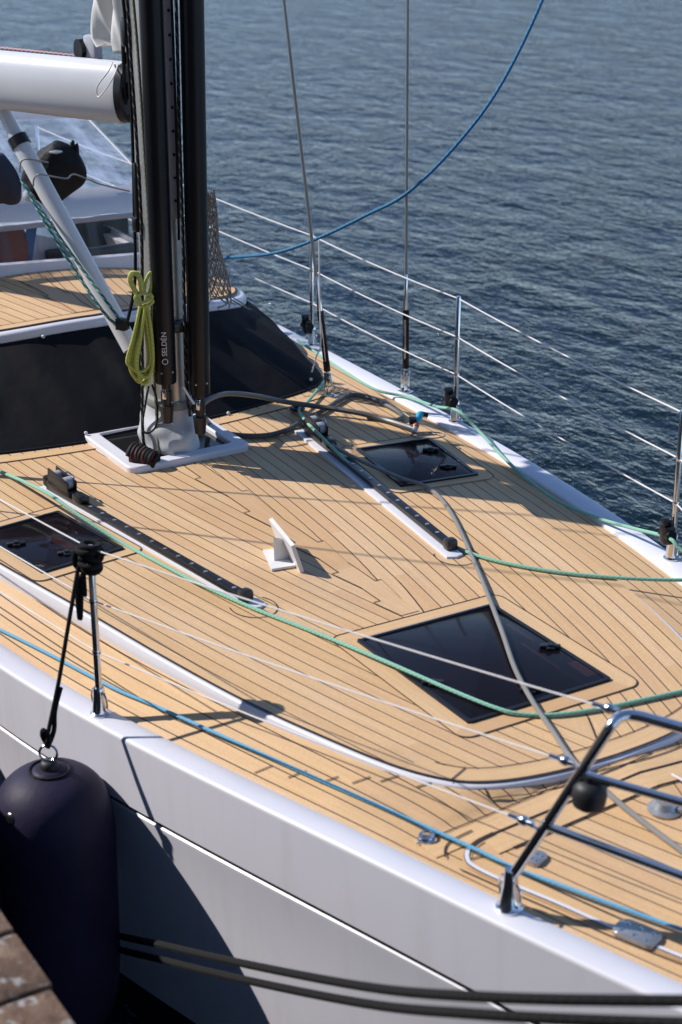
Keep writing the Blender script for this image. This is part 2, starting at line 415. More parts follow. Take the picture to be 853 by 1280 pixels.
        for m in (mats if isinstance(mats, (list, tuple)) else [mats]): me.materials.append(MT[m])
        if smooth:
            for p in me.polygons: p.use_smooth = True
            me.set_sharp_from_angle(angle=math.radians(angle))
        o = bpy.data.objects.new(name, me); C.objects.link(o)
        if parent is not None: o.parent = parent
        else: o.location = org
        LOC[o.name] = org
        return o
def tag(o, label=None, category=None, group=None, kind=None):
    if label: o['label'] = label
    if category: o['category'] = category
    if group: o['group'] = group
    if kind: o['kind'] = kind
    return o
def thing(name, loc, label, category, group=None):
    o = bpy.data.objects.new(name, None); o.empty_display_size = 0.1; C.objects.link(o); o.location = V(loc)
    LOC[o.name] = V(loc); return tag(o, label, category, group)
def rope(name, pts, r, mat, label, group=None, sub=8, n=8, cat_='rope', parent=None):
    o = MB().tube(cat(pts, sub), r, n).build(name, mat, parent)
    return tag(o, label, cat_, group) if parent is None else o
def rrect(x0, y0, x1, y1, r, seg=5, rz=0.0, c=None):
    pts = []
    for cx, cy, a0 in ((x1-r, y1-r, 0), (x0+r, y1-r, 90), (x0+r, y0+r, 180), (x1-r, y0+r, 270)):
        for k_ in range(seg+1):
            a = math.radians(a0+90*k_/seg); pts.append(V((cx+r*math.cos(a), cy+r*math.sin(a), 0)))
    if rz:
        c = c or V(((x0+x1)/2, (y0+y1)/2, 0)); m = Matrix.Rotation(rz, 3, 'Z')
        pts = [c+m @ (p-c) for p in pts]
    return pts

# ------------------------------------------------------------------ the setting
g = MB(); g.poly([(-600, -600, -1.38), (600, -600, -1.38), (600, 600, -1.38), (-600, 600, -1.38)], 0)
tag(g.build('water', 'water'), kind='structure')

q_ = MB(); q_.box((-2, -11.2, -.3), (40, 16.0, 2.9), 0, bev=.05)
MT['quay'] = plain('quay_stone', (0.07, 0.065, 0.06), 0.85, var=0.3, scale=4, bump=0.5, bscale=20).m
tag(q_.build('quay', 'quay'), kind='structure')

wh = thing('sky_blocker', (10, -14, 1.15), 'dark windowed block added out of view to cut sky light and give dark reflections', 'light blocker')  # unseen block behind the camera, added to darken sky light and steel reflections
m_ = MB(); m_.box((10, -14, 3.95), (31, 16, 5.6), 0); m_.build('blocker_wall', 'quay', wh)
m_ = MB(); m_.prism([(-6.3, -22.4), (26.3, -22.4), (26.3, -5.6), (-6.3, -5.6)], 6.76, 7.1); m_.build('roof', 'antifoul', wh)  # cap slab of the added sky blocker
for i in range(9):
    m_ = MB(); m_.box((-3.5+3.3*i, -5.97, 4.2), (1.3, .08, 1.5), 0, bev=.02); m_.build('blocker_window', 'smoked_glass', wh)  # panes on the added blocker, out of view

# ------------------------------------------------------------------ hull lines
def sm(t): t = min(1, max(0, t)); return t*t*(3-2*t)
def zg(x, sd=-1): return -0.05-0.09*sm((-3.5-x)/2.2) if sd < 0 else -0.048
def zs(x, sd=-1): return zg(x, sd)-0.015
ED = [(-9.0, 1.36), (-8.2, 1.36), (-7.4, 1.33), (-6.8, 1.255), (-6.15, 1.142), (-5.61, 1.035), (-5.10, 0.943), (-4.654, 0.848), (-4.276, 0.735), (-4.02, 0.640), (-3.87, 0.545), (-3.80, 0.455), (-3.755, 0.33), (-3.728, 0.17), (-3.72, 0.0)]
half = cat([V((x, y, 0)) for x, y in ED], 6)
def chalf(x):
    if x >= -3.72: return 0.0
    if x <= -9.0: return 1.36
    for a, b in zip(half, half[1:]):
        if a.x <= x <= b.x and b.x > a.x: return a.y+(b.y-a.y)*(x-a.x)/(b.x-a.x)
    return 0.0
def zcm(x): return -0.008-0.040*sm((-3.7-x)/1.9)
def zdk(x, y):       # side deck: falls a little from the coaming to the rail
    sd = 1 if y > 0 else -1; c = chalf(x); i = BI(x, sd)
    if i <= c+1e-3: return zs(x, sd)
    t = min(1, max(0, (abs(y)-c)/(i-c))); return zcm(x)+(zs(x, sd)-zcm(x))*t
def BO(x, sd=-1):
    if sd > 0 and x < -3.4:
        X = max(x, -8.6); b = ((-0.00606858*X-0.14363024)*X-1.15661345)*X-1.65680117
        return b-0.010*max(0, -10.5-x)**2
    return BS(x)
def BS(x):
    if x > -2.6:                     # run in to the stem
        b0, d0 = BO(-2.6), -0.39
        t = (x+2.6)/1.75
        return max(0.0, b0+d0*1.75*t+(-b0-d0*1.75)*t*t)
    if x < -8.6:
        return BO(-8.6)+0.02*sm((-8.6-x)/2)-0.012*max(0, -11-x)**2
    return -0.00125642*x**3-0.05034441*x**2-0.6123041*x-0.6998916
def BI(x, sd=-1): return max(0.0, BO(x, sd)-(0.105 if sd < 0 else 0.112))
XS = [-13.0+0.15*i for i in range(81)]; XS = [x for x in XS if x < -0.9]+[-0.86]
yacht = thing('sailing_yacht', (-7.03, 0, 0), 'white sailing yacht with teak plank decks, moored beside the dock', 'yacht')

def rail_prof(side):
    rows = []
    for x in XS:
        b = BO(x, side); z = zg(x, side); i = BI(x, side); w = b-i
        q = [(i, zs(x, side)-0.03), (i, z-0.006), (i+0.006, z)] + [(b-0.014+0.014*math.sin(a), z-0.014+0.014*math.cos(a)) for a in (0, .26, .52, .79, 1.05, 1.31, 1.57)]
        rows.append([V((x, side*max(yy, 0.0), zz)) for yy, zz in q])
    return rows
m = MB(); m.grid(rail_prof(-1)); m.grid(rail_prof(1), flip=True); m.build('toe_rail', 'gelcoat', yacht, angle=50)
def hull_rows(side):
    rows = []
    for x in XS:
        b = BO(x, side); z = zg(x, side)
        fl = 0.02+0.05*sm((x+9)/5)
        q = [(b, z-0.014), (b-0.004, z-0.15), (b-0.010, z-0.268), (b-0.024, z-0.270), (b-0.024, z-0.290), (b-0.0175, z-0.2955), (b-0.0175, z-0.299), (b-0.020, z-0.312), (b-0.024-fl*.35, z-0.6), (b-0.026-fl*.90, z-1.10), (b-0.027-fl*.91, z-1.115), (b-0.03-fl*1.2, -1.29), (b-0.06-fl*2, -1.7)]
        rows.append([V((x, side*max(yy, 0.0), zz)) for yy, zz in q])
    return rows
m = MB()
for sd in (-1, 1):
    rows = hull_rows(sd)
    vs = m.grid(rows, 0, flip=(sd > 0))
m.b.faces.ensure_lookup_table()
nb = 12
for idx, f in enumerate(m.b.faces):
    j = idx % nb
    f.material_index = 2 if j in (2, 3) else (3 if j in (4, 5) else (1 if j >= 9 else 0))
# transom
m.poly([rows[0][i] for i in range(len(rows[0]))]+[V((p.x, -p.y, p.z)) for p in reversed(rows[0])], 0)
m.build('hull', ['topsides', 'antifoul', 'black_gloss', 'gelcoat'], yacht, angle=30)

# side decks and foredeck, one sheet of planks following the rail
LCL = 0.0
m = MB(); cols = 121; rows = []; uvs = []
for x in [-12.6+0.1*i for i in range(85)]+[-4.2+.02*i for i in range(41)]+[-3.4+.08*i for i in range(32)]:
    r = []; uu = []
    for k_ in range(cols):
        sd = -1 if k_ < cols//2 else 1; i = BI(x, sd)+.004; y = i*(k_/(cols//2)-1); r.append(V((x, y, zdk(x, y)))); uu.append((x, i-abs(y)+0.02))
    rows.append(r); uvs.append(uu)
m.grid(rows, 0, lambda i, j: uvs[i][j], flip=True)
def PS(px, py, dz=0.0):          # a point of the side deck or rail there
    z = -0.1
    for _ in range(12):
        p = P(px, py, z+dz); z = zdk(p.x, p.y)
    return p
# anchor locker: margin boards with seams and a white gutter
def dz(p, h): return V((p[0], p[1], zdk(p[0], p[1])+h))
def mir(L): return [V((p.x, -p.y, p.z)) for p in L]
def both(L, w, h, mi):
    L = [dz((p.x, p.y), h) for p in L]
    m.ribbon(L, w, 0, mi); m.ribbon(mir(L), w, 0, mi)
def line(pp, sub=5): return cat([PS(x, y) for x, y in pp], sub)
def yrun(x, a, b, n=14): return [V((x, a+(b-a)*i/n, 0)) for i in range(n+1)]
both(yrun(-3.655, -.76, 0), .085, .003, 1); both(yrun(-3.565, -.60, 0), .085, .0035, 1)
both(yrun(-3.700, -.77, 0), .006, .006, 2); both(yrun(-3.611, -.60, 0), .008, .006, 2); both(yrun(-3.521, -.55, 0), .006, .006, 2)
gut = line([(618, 1043), (598, 1053), (586, 1064), (584, 1074), (590, 1083), (612, 1095), (640, 1107), (700, 1132), (760, 1159), (800, 1176), (853, 1198), (900, 1215)])
both(gut, .030, .003, 1); both(gut, .017, .005, 2); both(gut[8:], .013, .007, 3)
both(line([(557, 1074), (557, 1062), (566, 1052), (590, 1040)]), .006, .007, 2)
both(line([(575, 1088), (640, 1117), (700, 1143), (760, 1170), (853, 1207)]), .005, .005, 2)
both(line([(612, 1000), (660, 995), (720, 980), (780, 958), (815, 942)]), .0055, .006, 2); both(line([(606, 987), (612, 1000)]), .0055, .006, 2)
# butt joints near the rail
for px, py in ((318, 967), (360, 973), (400, 980), (440, 980), (475, 978), (520, 985), (583, 1076)):
    p = PS(px, py); m.ribbon([dz((p.x, p.y), .004), dz((p.x+0.015, p.y+PW), .004)], .005, 0, 2)
m.build('side_deck', ['teak', 'teak_board', 'caulk', 'gelcoat'], yacht)

# raised foredeck (flush coachroof)
def portk(x): return 1-.04*sm((-4.1-x)/.9)*sm((x+8.4)/1.0)
def edge_off(d, z):
    out = []
    for i, p in enumerate(half):
        a = half[max(i-1, 0)]; b = half[min(i+1, len(half)-1)]
        if i == len(half)-1: a = half[i-1]; b = V((a.x, -a.y, 0))
        t = (b-a).normalized(); nn = V((-t.y, t.x, 0))
        q = p+nn*d; out.append(V((q.x, q.y, z(q) if callable(z) else z)))
    return out
def full(h): return [V((p.x, -p.y, p.z)) for p in h]+[p.copy() for p in reversed(h[:-1])]
def fullp(h): return [V((p.x, -p.y, p.z)) for p in h]+[V((p.x, p.y*portk(p.x), p.z)) for p in reversed(h[:-1])]
m = MB()
zz = lambda q: zdk(q.x, q.y)-0.03
m.grid([fullp(edge_off(0.015, zz)), fullp(edge_off(0.014, lambda q: zdk(q.x, q.y)*0.8)), fullp(edge_off(0.011, -0.006)), fullp(edge_off(0.007, -0.002)), fullp(edge_off(0.002, -0.001)), fullp(edge_off(-0.02, -0.001))], flip=False)
m.build('coaming', 'gelcoat', yacht, angle=60)
m = MB(); rows = []; uvs = []
inn = edge_off(-0.006, 0.002)
XD = [p for p in inn]
for p in inn[:-1]:
    r = []; uu = []
    for k_ in range(17):
        y = -p.y+2*p.y*k_/16
        if y > 0: y = y*portk(p.x)+(1-portk(p.x))*.24*k_/16*(1 if k_ > 8 else 0)
        r.append(V((p.x, y, 0.002))); uu.append((p.x, BO(p.x, 1 if y > 0 else -1)-abs(y)+0.012))
    rows.append(r); uvs.append(uu)
m.grid(rows, 0, lambda i, j: uvs[i][j], flip=True)
# edge caulking and margin board
m.ribbon([p for p in full(edge_off(-0.004, 0.005)) if p.y < .2 or p.x > -4.1], 0.009, 0, 2)
fr = [p for p in full(edge_off(-0.045, 0.004)) if p.x > -4.02]
m.ribbon(fr, 0.072, 0, 1)
fr2 = [p for p in full(edge_off(-0.083, 0.0065)) if p.x > -3.98]
m.ribbon(fr2, 0.005, 0, 2)
m.ribbon([V((-3.86, -0.545, .007)), V((-3.90, -0.46, .007))], .005, 0, 2)
m.ribbon([V((-3.86, 0.545, .007)), V((-3.90, 0.46, .007))], .005, 0, 2)
# king plank with nibbed ends
KW = 0.040
def xat(v, a, sd=-1):      # x where the seam v has come in to |y| = a
    lo, hi = -9.0, -1.0
    for _ in range(40):
        mid = (lo+hi)/2
        if BO(mid, sd)+0.012-v > a: lo = mid
        else: hi = mid
    return lo
kx0, kx1 = -6.74, -4.93
q = [V((kx0, -KW, .0045)), V((kx1, -KW, .0045)), V((kx1, KW, .0045)), V((kx0, KW, .0045))]
m.poly(q, 1, [(p.x, p.y+1) for p in q])
for sd in (-1, 1):
    prev = kx0
    for kk in range(44, 0, -1):
        v = kk*PW; x0 = xat(v, KW+.5*PW, sd); xa = xat(v, KW, sd)
        if x0 < kx0 or xa > kx1: continue
        a, b, c = V((x0, sd*KW, .0045)), V((x0, sd*(KW+.5*PW), .0045)), V((xa, sd*KW, .0045))
        m.poly([a, b, c] if sd < 0 else [a, c, b], 1, [(p.x, p.y+1) for p in ((a, b, c) if sd < 0 else (a, c, b))])
        for u0, u1 in ((V((prev, sd*KW, .0065)), a+V((0, 0, .002))), (a+V((0, 0, .002)), b+V((0, 0, .002))), (b+V((0, 0, .002)), c+V((0, 0, .002)))): m.ribbon([u0, u1], .0042 if (u0-b).length > .005 else .0016, 0, 2)
        prev = xa
# margin boards round deck fittings
def margin(outline_out, outline_in, h=0.0045):
    m.ring(outline_out, outline_in, h-0.004, h, 1)
    m.ribbon([V((p[0], p[1], h+.0015)) for p in outline_out], .005, 0, 2, closed=True)
FH_ = (-4.832, -0.292, -4.125, 0.303)
margin(rrect(FH_[0]-.075, FH_[1]-.075, FH_[2]+.075, FH_[3]+.075, .05), rrect(FH_[0], FH_[1], FH_[2], FH_[3], .006))
SH = [(-6.505, 0.695, -5.99, 1.075), (-6.505, -1.075, -5.99, -0.695)]
RZ = [-math.radians(8.5), math.radians(8.5)]
for (a, b, c, d), rz in zip(SH, RZ):
    cc = V(((a+c)/2, (b+d)/2, 0))
    margin(rrect(a-.06, b-.06, c+.06, d+.06, .045, 5, rz, cc), rrect(a, b, c, d, .006, 5, rz, cc))
# boards along the foot of the cabin front and round the mast collar
arc = [V((-7.19-0.115*y*y, y, 0.0045)) for y in [-1.1+0.1*i for i in range(23)]]
m.ribbon(arc, .07, 0, 1); m.ribbon([V((p.x+.037, p.y, .0063)) for p in arc], .005, 0, 2)
m.build('foredeck', ['teak', 'teak_board', 'caulk'], yacht)

# ------------------------------------------------------------------ hatches
def hatch(x0, y0, x1, y1, rz, handles, label=None, refl_strips=()):
    cc = V(((x0+x1)/2, (y0+y1)/2, 0)); mr = Matrix.Rotation(rz, 3, 'Z')
    fr_ = MB(); fr_.ring(rrect(x0, y0, x1, y1, .012, 4, rz, cc), rrect(x0+.016, y0+.016, x1-.016, y1-.016, .01, 4, rz, cc), 0.0, .0125)
    f_ = fr_.build('hatch', 'black_gloss', yacht)
    if label: f_['label'] = label
    gl = MB(); gl.prism(rrect(x0+.017, y0+.017, x1-.017, y1-.017, .01, 4, rz, cc), 0.009, 0.0105, 0, .0005); gl.build('glass', 'smoked_glass', f_)
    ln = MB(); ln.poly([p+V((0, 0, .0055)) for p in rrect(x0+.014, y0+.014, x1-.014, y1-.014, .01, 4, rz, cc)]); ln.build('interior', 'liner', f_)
    for a, b, w_ in refl_strips:
        sl_ = MB(); sl_.ribbon([V((a.x, a.y, .0068)), V((b.x, b.y, .0068))], w_); sl_.build('reflection_strip', 'reflection_brown', f_)  # brown strips under the pane stand in for reflections in it
    ed = MB()
    a = cc+mr @ (V((x0+.006, y0+.01, 0))-cc); b = cc+mr @ (V((x0+.006, y1-.01, 0))-cc)
    ed.ribbon([a+V((0, 0, .0145)), b+V((0, 0, .0145))], .005, 0); ed.build('edge_trim', 'aluminium', f_)
    for hx, hy, hr in handles:
        h = MB(); c = cc+mr @ V((hx, hy, 0))
        h.box(c+V((0, 0, .016)), (.075, .022, .012), rz+hr, bev=.004)
        h.box(c+V((.0, 0, .014)), (.03, .045, .008), rz+hr, bev=.003)
        h.cyl(c+V((0, 0, .01)), c+V((0, 0, .026)), .012, n=12)
        h.build('handle', 'black_plastic', f_)
    return f_
def hp(px, py, a): p = P(px, py, .012); return (p.x-(FH_[0]+FH_[2])/2, p.y-(FH_[1]+FH_[3])/2, a)
hatch(*FH_, 0.0, [hp(688, 809, 1.0), hp(541, 854, 1.0), hp(664, 863, 1.0)], 'large square smoked glass hatch at the front of the foredeck', [(P(634, 782), P(668, 803), .014), (P(652, 806), P(700, 838), .010), (P(494, 831), P(521, 849), .014), (P(716, 829), P(741, 846), .05)])
hatch(*SH[0], RZ[0], [(-.10, .12, 1.2), (.13, .10, 1.2)], 'smoked glass hatch beside the far track')
hatch(*SH[1], RZ[1], [(.16, -.02, 1.2), (-.05, -.13, 1.2)], 'smoked glass hatch beside the near track', [(P(62, 672), P(98, 690), .05)])

# ------------------------------------------------------------------ mast collar, mast
m = MB(); m.ring(rrect(-7.345, -.29, -6.775, .325, .05, 6), rrect(-7.275, -.22, -6.85, .255, .02, 6), 0.0, .032)
col = m.build('mast_collar', 'gelcoat', yacht)
bev = col.modifiers.new('bevel', 'BEVEL'); bev.width = .008; bev.segments = 2; bev.limit_method = 'ANGLE'; bev.angle_limit = math.radians(50)
m = MB(); m.prism(rrect(-7.274, -.219, -6.851, .254, .02, 6), 0.001, .008); m.build('opening_cover', 'dark_opening', col)
MX, MY = -7.03, 0.02
m = MB(); m.lathe((MX, MY, .10), [(1, 0), (1, 2.0), (1, 6), (1, 15.5)], 32, sx=.145, sy=.082)
mast = m.build('mast', 'aluminium', yacht, angle=60)
for z, w in ((5.2, 1.35), (10.0, 1.05)):
    for sd in (-1, 1):
        s_ = MB(); s_.tube([V((MX, MY+sd*.06, z)), V((MX-.22, sd*w, z+.08))], .03, 10, rs=[.045, .022]); s_.build('spreader', 'aluminium', mast)
t_ = MB(); t_.box((MX+.147, MY+.01, 3.4), (.016, .05, 4.6), 0, bev=.004)
for i in range(46): t_.cyl(V((MX+.15, MY+.01, 1.18+.1*i)), V((MX+.158, MY+.01, 1.18+.1*i)), .007, n=8, mi=1)
t_.build('pole_track', ['frame_grey', 'black_plastic'], mast)
# fabric sleeve at the deck, wrinkled
def sleeve_r(h, a):
    base = .035*sm((.20-h)/.16)*(1.0 if h < .2 else 0)
    w = sm((.215-h)/.1)
    return 1.0+.30*sm((.20-h)/.10)*(1-.35*sm((.06-h)/.06))+w*(.07*math.sin(2*a+22*h+.6)+.05*math.sin(4*a-48*h)+.022*math.sin(9*a+30*h))
rows = []
for i in range(24):
    h = .012+.25*i/23; rr = []
    for k_ in range(40):
        a = 2*PI*k_/40; s = sleeve_r(h, a)
        rr.append(V((MX+.155*s*math.cos(a), MY+.095*s*math.sin(a), h)))
    rows.append(rr)
m = MB(); m.grid(rows, closed=True); sl = m.build('mast_sleeve', 'sleeve', yacht, angle=75)
m = MB(); m.lathe((MX, MY, .222), [(1.0, 0), (1.02, .003), (1.02, .035), (1.0, .038)], 32, sx=.160, sy=.100); m.build('clamp_band', 'sleeve_band', sl)
# small fittings on the mast
m = MB(); m.box((MX+.10, MY-.0, .62), (.19, .20, .05), 0, bev=.012); m.build('pole_bracket', 'black_plastic', mast)
m = MB()
for z in (1.62, 1.75): m.box((MX-.17, MY-.03, z), (.07, .03, .05), 0, bev=.006)
m.cyl(V((MX-.19, MY-.05, 1.55)), V((MX-.19, MY-.05, 1.85)), .01, n=8); m.build('gooseneck', 'black_gloss', mast)

# ------------------------------------------------------------------ the two black poles stowed against the mast front
def pole(b, t, r, label, text):
    b, t = V(b), V(t)
    root = thing('stowed_pole', b, label, 'pole')
    m = MB(); d = (t-b).normalized()
    m.tube([b+d*.02, b+d*.0201, b+d*.05, t], r, 24, rs=[r*.8, r*.97, r, r*1.13]); m.build('tube', 'black_gloss', root)
    m = MB(); m.cyl(b+d*.02, b-d*.10, r*.42, n=14); m.cyl(b-d*.02, b-d*.07, r*.52, n=14); m.cyl(b-d*.09, b-d*.17, r*.66, r*.5, n=14)
    m.build('end_fitting', 'black_plastic', root)
    m = MB(); m.box(b-d*.03+V((.012, -.012, 0)), (.02, .02, .05), .6, bev=.004); m.build('latch_pin', 'steel', root)
    m = MB()
    for a in (.3, 1.6, 2.8, 4.4, 5.5):
        q = b+d*.075+V((math.cos(a), math.sin(a), 0))*r*.98; m.lathe(q, [(.006, -.002), (.005, .002), (.0, .003)], 8, axis=V((math.cos(a), math.sin(a), 0)))
    m.split('rivet', 'steel', root)
    if text:
        cu = bpy.data.curves.new('lettering', 'FONT'); cu.body = text; cu.size = .032; cu.align_x = 'LEFT'; cu.align_y = 'CENTER'; cu.extrude = .0006
        to = bpy.data.objects.new('lettering', cu); C.objects.link(to)
        dep = bpy.context.evaluated_depsgraph_get(); me = bpy.data.meshes.new_from_object(to.evaluated_get(dep)); bpy.data.objects.remove(to)
        nrm = (CAM-(b+V((0, 0, .2)))); nrm.z = 0; nrm.normalize()
        hx = V((0, 0, 1)); hy = hx.cross(nrm); hy = nrm.cross(hx)
        bm = bmesh.new(); bm.from_mesh(me)
        for v in bm.verts:
            lx, ly, lz = v.co
            a = ly/(r*1.03)       # wrap round the tube
            n2 = nrm*math.cos(a)+hy*math.sin(a)
            p = b+d*(.155+lx)+n2*(r*1.02+.001+lz)
            v.co = p-b
        bm.to_mesh(me); bm.free(); me.name = 'lettering'
        me.materials.clear(); me.materials.append(MT['white_strap'])
        lo = bpy.data.objects.new('lettering', me); C.objects.link(lo); lo.parent = root
        mk = MB(); pts = []
        for k_ in range(20):
            a = 2*PI*k_/20; lx, ly = .012*math.cos(a), .012*math.sin(a); aa = ly/(r*1.03)
            pts.append(b+d*(.13+lx)+(nrm*math.cos(aa)+hy*math.sin(aa))*(r*1.02+.001))
        mk.tube(pts, .0017, 6, closed=True); mk.build('round_mark', 'white_strap', root)
    return root
pole((-6.845, -.066, .36), (-6.845, -.055, 5.2), .049, 'black stowed pole with small white lettering, left one of two on the mast front', 'SELDÉN')
pole((-6.79, .072, .30), (-6.79, .145, 5.2), .049, 'plain black stowed pole, right one of two on the mast front', None)
m = MB()
pts = [PV(243, 505, (-6.72, .04)), PV(236, 495, (-6.72, .04)), PV(229, 483, (-6.72, .04))]
tag(m.tube(pts, .006, 8).build('release_pin', 'galvanised'), 'thin silver release pin lying across the foot of the right black pole', 'pin')

# ------------------------------------------------------------------ coachroof
def zr(y): return .44-.13*y*y
RE = [V((-10.6, 1.16, 0)), V((-9.4, 1.20, 0)), V((-8.75, 1.185, 0)), V((-8.47, 1.165, 0)), V((-8.24, 1.07, 0)), V((-8.06, .90, 0)), V((-7.90, .62, 0)), V((-7.80, .33, 0)), V((-7.765, 0, 0))]
rh = cat(RE, 6)
def roff(L, d):
    out = []
    for i, p in enumerate(L):
        a = L[max(i-1, 0)]; b = L[min(i+1, len(L)-1)]
        if i == len(L)-1: a = L[i-1]; b = V((a.x, -a.y, 0))
        t = (b-a).normalized(); out.append(p+V((-t.y, t.x, 0))*d)
    out[-1].y = 0.0
    return out
def lift(L, dz_): return [V((p.x, p.y, zr(p.y)+dz_)) for p in L]
BE = [V((-10.6, 1.26, 0)), V((-9.4, 1.27, 0)), V((-8.6, 1.255, 0)), V((-8.0, 1.22, 0)), V((-7.62, 1.14, 0)), V((-7.46, 1.03, 0)), V((-7.36, .70, 0)), V((-7.30, .34, 0)), V((-7.285, 0, 0))]
bh = cat(BE, 6)
m = MB()
body = [full([V((p.x, p.y, -.08)) for p in roff(bh, -.07)]), full([V((p.x, p.y, .004)) for p in roff(bh, -.07)]),
        full(lift(roff(rh, -.05), -.06)), full(lift(roff(rh, 0.004), -.045)), full(lift(roff(rh, .006), -.02)), full(lift(roff(rh, 0), -.006)), full(lift(roff(rh, -.016), 0)), full(lift(roff(rh, -.05), 0.0))]
m.grid(body, flip=False)
roof = m.build('coachroof', 'gelcoat', yacht, angle=50)
m = MB(); rows = []; uvs = []
inn = roff(rh, -.046)
for p in inn[:-1]:
    if p.x < -8.84: continue
    r = []; uu = []
    for k_ in range(17):
        y = -p.y+2*p.y*k_/16; r.append(V((p.x, y, zr(y)+.003))); uu.append((p.x, -0.16*p.x-abs(y)+0.022+4))
    rows.append(r); uvs.append(uu)
m.grid(rows, 0, lambda i, j: uvs[i][j], flip=True)
m.ribbon([p+V((0, 0, .006)) for p in full(lift(roff(rh, -.046), 0))], .016, 0, 2)
m.ribbon([p+V((0, 0, .0045)) for p in full(lift(roff(rh, -.085), 0)) if p.x > -8.7], .06, 0, 1)
m.ribbon([p+V((0, 0, .006)) for p in full(lift(roff(rh, -.116), 0)) if p.x > -8.7], .005, 0, 2)
# king plank with nibs
KX0, KX1 = -8.62, -7.9
lo2 = []
x = KX0; nib = PW/.16/2
zig = []
while x < KX1:
    zig += [(x, .075), (min(x+nib*1.0, KX1), .05), (min(x+2*nib, KX1), .05)]
    x += 2*nib
for sd in (-1, 1):
    L = [V((a, sd*b, zr(0)+.0065)) for a, b in zig]
    for a, b in zip(L, L[1:]): m.ribbon([a, b], .005, 0, 2)
q = [V((KX0, -.06, zr(0)+.0048)), V((KX1, -.06, zr(0)+.0048)), V((KX1, .06, zr(0)+.0048)), V((KX0, .06, zr(0)+.0048))]
m.poly(q, 1, [(p.x, p.y) for p in q])
m.build('roof_deck', ['teak', 'teak_board', 'caulk'], yacht)
# small hatch and flap on the far corner of the roof
m = MB(); m.box((-8.62, .93, zr(.93)+.006), (.14, .22, .012), .25, bev=.004); m.build('roof_hatch', 'white_paint', yacht)
m = MB(); m.box((-8.86, .95, zr(.95)+.03), (.07, .36, .05), .35, bev=.012); m.box((-8.83, 1.10, zr(1.1)+.055), (.05, .16, .02), .35, bev=.006); m.build('line_clutch', 'black_plastic', yacht)

# dark cover laced over the raked cabin front
top = roff(rh, .012); bot = roff(bh, .030)
rows = []; NR = 14
ft = full([V((p.x, p.y, zr(p.y)-.047)) for p in top]); fb = full([V((p.x, p.y, .006)) for p in bot])
NS = len(ft)
for i in range(NR+1):
    t = i/NR; r = []
    for j in range(NS):
        p = fb[j].lerp(ft[j], t)
        n_ = V((1, .0, .8)).normalized() if abs(p.y) < 1 else V((0, math.copysign(1, p.y), .6)).normalized()
        wv = math.sin(PI*t)*(.012*math.sin(j*.9+2.5*t)+.016*math.sin(j*.31-3*t)+.010*math.sin(j*1.9+6*t)) + .010*math.exp(-((p.y+.58-.25*t)/.03)**2)*math.sin(PI*t)
        r.append(p+n_*(wv*.75+.012*math.sin(PI*t)))
    rows.append([q for q in r if q.x > -9.5])
m = MB(); m.grid(rows)
cov = thing('windscreen_cover', (-7.3, 0, 0.006), 'black cloth cover stretched over the sloping cabin front behind the mast', 'cover')
m.build('cloth', 'mesh_cloth', cov, angle=80)
hem = MB(); hem.tube(rows[0], .007, 6); hem.build('bottom_hem', 'black_cloth', cov)
for (px, py, zq) in ((52, 423, .37), (100, 545, .02), (387, 478, .03), (300, 381, .33), (285, 512, .02)):
    best = min((q for r in rows for q in r), key=lambda q: (q-CAM).cross(ray(px, py)).length if q.x > -9 else 1e9)
    s_ = MB(); s_.lathe(best+V((.012, -.004, .006)), [(.008, -.006), (.009, 0), (.006, .004), (0, .005)], 12, axis=(CAM-best)); s_.build('stud', 'white_paint', cov)

# ------------------------------------------------------------------ windscreen and sprayhood
WX = -8.76
def wz(px, py): return PX(px, py, WX).z
Y0, Y1 = -1.08, .86
def zline(pa, pb):       # height of a measured line on the windscreen plane, as a function of y
    a, b = PX(*pa, WX), PX(*pb, WX)
    return lambda y: a.z+(b.z-a.z)*(y-a.y)/(b.y-a.y)
z_b = lambda y: zr(y)-.004
z_f = zline((0, 332), (165, 319)); z_g = zline((0, 287), (165, 269)); z_c = zline((0, 248), (165, 237)); zv0 = PX(0, 152, WX-.95).z
ys = [Y0+(Y1-Y0)*i/16 for i in range(17)]
ws = MB()
ws.grid([[V((WX, y, z_b(y))) for y in ys], [V((WX, y, z_f(y))) for y in ys], [V((WX-.03, y, z_f(y)+.006)) for y in ys], [V((WX-.05, y, z_b(y))) for y in ys]])
wsc = ws.build('windscreen', 'topsides', yacht)
ws = MB(); ws.grid([[V((WX-.02, y, z_f(y))) for y in ys], [V((WX-.06, y, z_g(y)+.01)) for y in ys]]); ws.build('pane', 'window_glass', wsc)
ws = MB()
for y in (Y1-.01, -.62): ws.tube([V((WX-.02, y, z_f(y)-.01)), V((WX-.06, y, z_g(y))) ], .014, 8)
ws.split('post', 'frame_grey', wsc)
